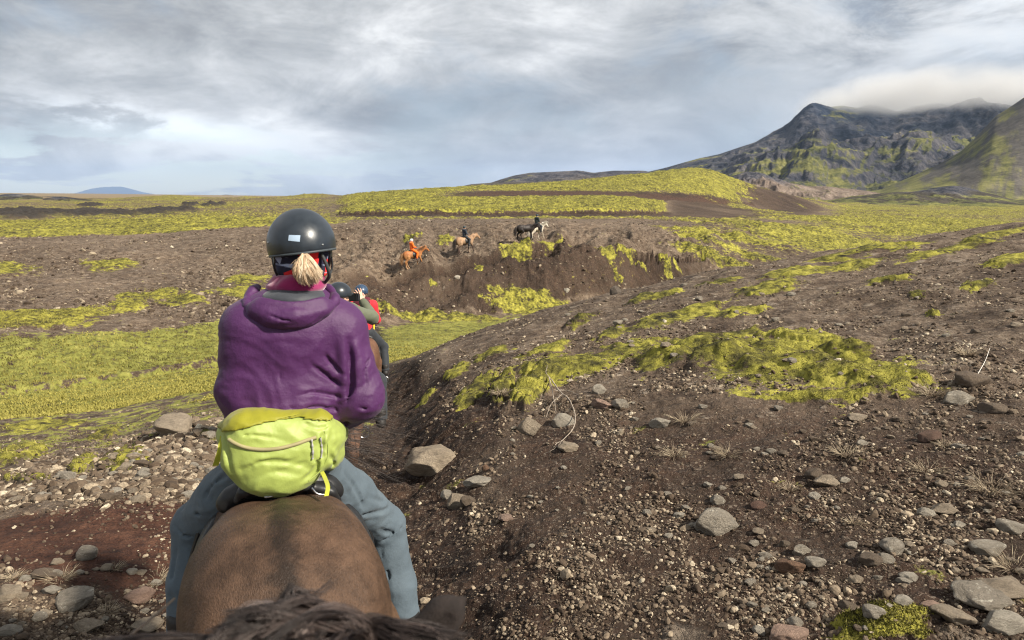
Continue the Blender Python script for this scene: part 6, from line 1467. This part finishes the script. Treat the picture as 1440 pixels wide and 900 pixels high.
def strap(pts_, wd, name='strap', mat=M_OLV):
    P_ = smooth_path([Q(*q_) for q_ in pts_], 16); sd_ = vec(1, 0, 0)*wd/2; th = vec(0, .0022, 0); V = np.concatenate([[p_-sd_-th, p_+sd_-th, p_+sd_+th, p_-sd_+th] for p_ in P_]); F = [[i_*4+k, i_*4+(k+1) % 4, i_*4+4+(k+1) % 4, i_*4+4+k] for i_ in range(15) for k in range(4)]; return link(name, mesh_np(name, V, F, mat, False), wp)
M_YEL = cloth('yellow_webbing', (.42, .43, .03), .6)
strap([(314, 612, -.10), (310, 632, -.12), (303, 655, -.10)], .018, mat=M_YEL); strap([(452, 662, -.14), (457, 672, -.20), (461, 684, -.27), (459, 697, -.30)], .013, mat=M_YEL)
# reins
M_REIN = plain('rein_leather', (.03, .022, .018), .6)
print('woman', round(time.time()-T0, 1))

# ------------------------------------------------------------------ the photographer's own horse: poll, ears and mane in front of the lens
KX, KY, KA = .06, -.14, math.radians(12)
kz = float(gz(KX, KY))
C_BAY = coat('bay_coat', (.045, .028, .022), (.10, .06, .04), (.02, .015, .013), var=.3)
rt = Matrix.Translation((KX, KY, kz+.02)) @ Matrix.Rotation(KA, 4, 'Z'); rti = rt.inverted()
def LK(px, py, Y): return np.array(rti @ Vector(Pt(px, py, Y)))
pollK = LK(522, 944, .98); mzK = pollK+vec(.03, .28, -.36); nk0 = (0, .50, 1.14)
sK = horse_sdf(.010, nk0, tuple(pollK+vec(0, 0, -.02)), tuple(mzK), POSE_B, ears=False, hi=(.42, 1.75, 1.95))
HB_K = sK.mesh(1)
kh = link('horse', mesh_np('horse', *HB_K, C_BAY, True), loc=(KX, KY, kz+.02)); kh.rotation_euler = (0, 0, KA); tag(kh, 'dark bay horse of the photographer, only its ears and mane showing at the bottom edge', 'horse')
M_KMANE = hair_mat('brown_grey_mane', [(0, (.016, .011, .010)), (.45, (.050, .036, .032)), (.8, (.13, .098, .088)), (1, (.24, .19, .17))])
# ears reaching into the frame
for (b0, t0, wd) in (((592, 900, .95), (654, 841, .97), .034), ((425, 900, .97), (408, 822, .99), .034)):
    a_, c_ = LK(*b0), LK(*t0); mid_ = (a_*.45+c_*.55)+vec(0, 0, .004); lo_, hi_ = bbox([a_, c_], .06); s = Sdf(lo_, hi_, .003)
    s.cone(a_-(c_-a_)*.2, mid_, .030, .028, .01, ((0, 1, 0), 1.5)); s.cone(mid_, c_, .028, .004, .006, ((0, 1, 0), 1.5)); s.cone(a_+vec(0, -.022, 0), mid_+vec(0, -.022, 0), .014, .010, .01, op=-1)
    sobj(s, 'ear', plain('ear_fur', (.020, .014, .012), .9, .4, 60, bscale=400, bdist=.003), kh)
rr_ = np.random.default_rng(23)
def mane_arc(n, p0, p1, p2, spread, width, tb, seg=14):
    P0, P1, P2 = LK(*p0), LK(*p1), LK(*p2); t_ = np.linspace(0, 1, seg)[None, :, None]; nl = 16; lk = rr_.integers(0, nl, n); j0 = (rr_.normal(0, spread, (nl, 1, 3))[lk]+rr_.normal(0, .003, (n, 1, 3))); j1 = (rr_.normal(0, spread*1.3, (nl, 1, 3))[lk]+rr_.normal(0, .0045, (n, 1, 3))); j2 = (rr_.normal(0, spread*1.8, (nl, 1, 3))[lk]+rr_.normal(0, .004, (n, 1, 3))); lt = rr_.normal(0, .22, nl)[lk]
    A, B, C_ = P0+j0*.7, P1+j1, P2+j2; pts = (1-t_)**2*A+2*t_*(1-t_)*B+t_**2*C_; pts = pts+rr_.normal(0, .0003, pts.shape)+.003*np.sin(t_*6+j1[:, :, :1]*120)
    return pts, np.clip(tb+lt+rr_.normal(0, .12, n), 0, 1)
PT, TI = [], []
for args in ((620, (450, 890, .90), (340, 838, .88), (345, 930, .80), .013, .0, .62), (620, (480, 895, .90), (420, 840, .86), (330, 925, .80), .014, 0, .5), (420, (470, 905, .92), (540, 868, .88), (620, 905, .90), .009, 0, .30),
             (520, (540, 900, .92), (450, 850, .86), (370, 925, .80), .014, 0, .55), (420, (540, 925, .93), (500, 880, .88), (600, 930, .85), .012, 0, .35), (160, (420, 860, .93), (395, 830, .95), (440, 845, .95), .007, 0, .15),
             (260, (330, 915, .86), (230, 893, .84), (130, 915, .84), .007, 0, .12), (300, (430, 915, .88), (400, 880, .82), (420, 940, .76), .014, 0, .7), (300, (500, 920, .9), (520, 885, .84), (470, 940, .78), .014, 0, .55)):
    p_, t_ = mane_arc(args[0], args[1], args[2], args[3], args[4], .002, args[6]); PT.append(p_); TI.append(t_)
PT = np.concatenate(PT); TI = np.concatenate(TI)
link('mane', ribbon_from(PT, .0019, M_KMANE, 'mane', TI), kh)
link('tail', tail_strands(rr_, 200, .005, M_KMANE), kh)
rein = smooth_path([LK(*q_) for q_ in ((245, 842, 1.15), (222, 862, 1.0), (200, 880, .92), (182, 896, .86), (165, 930, .78))], 18)
link('rein', tube_mesh('rein', [(rein, .0022)], M_REIN, 6), kh)
print('all', round(time.time()-T0, 1))
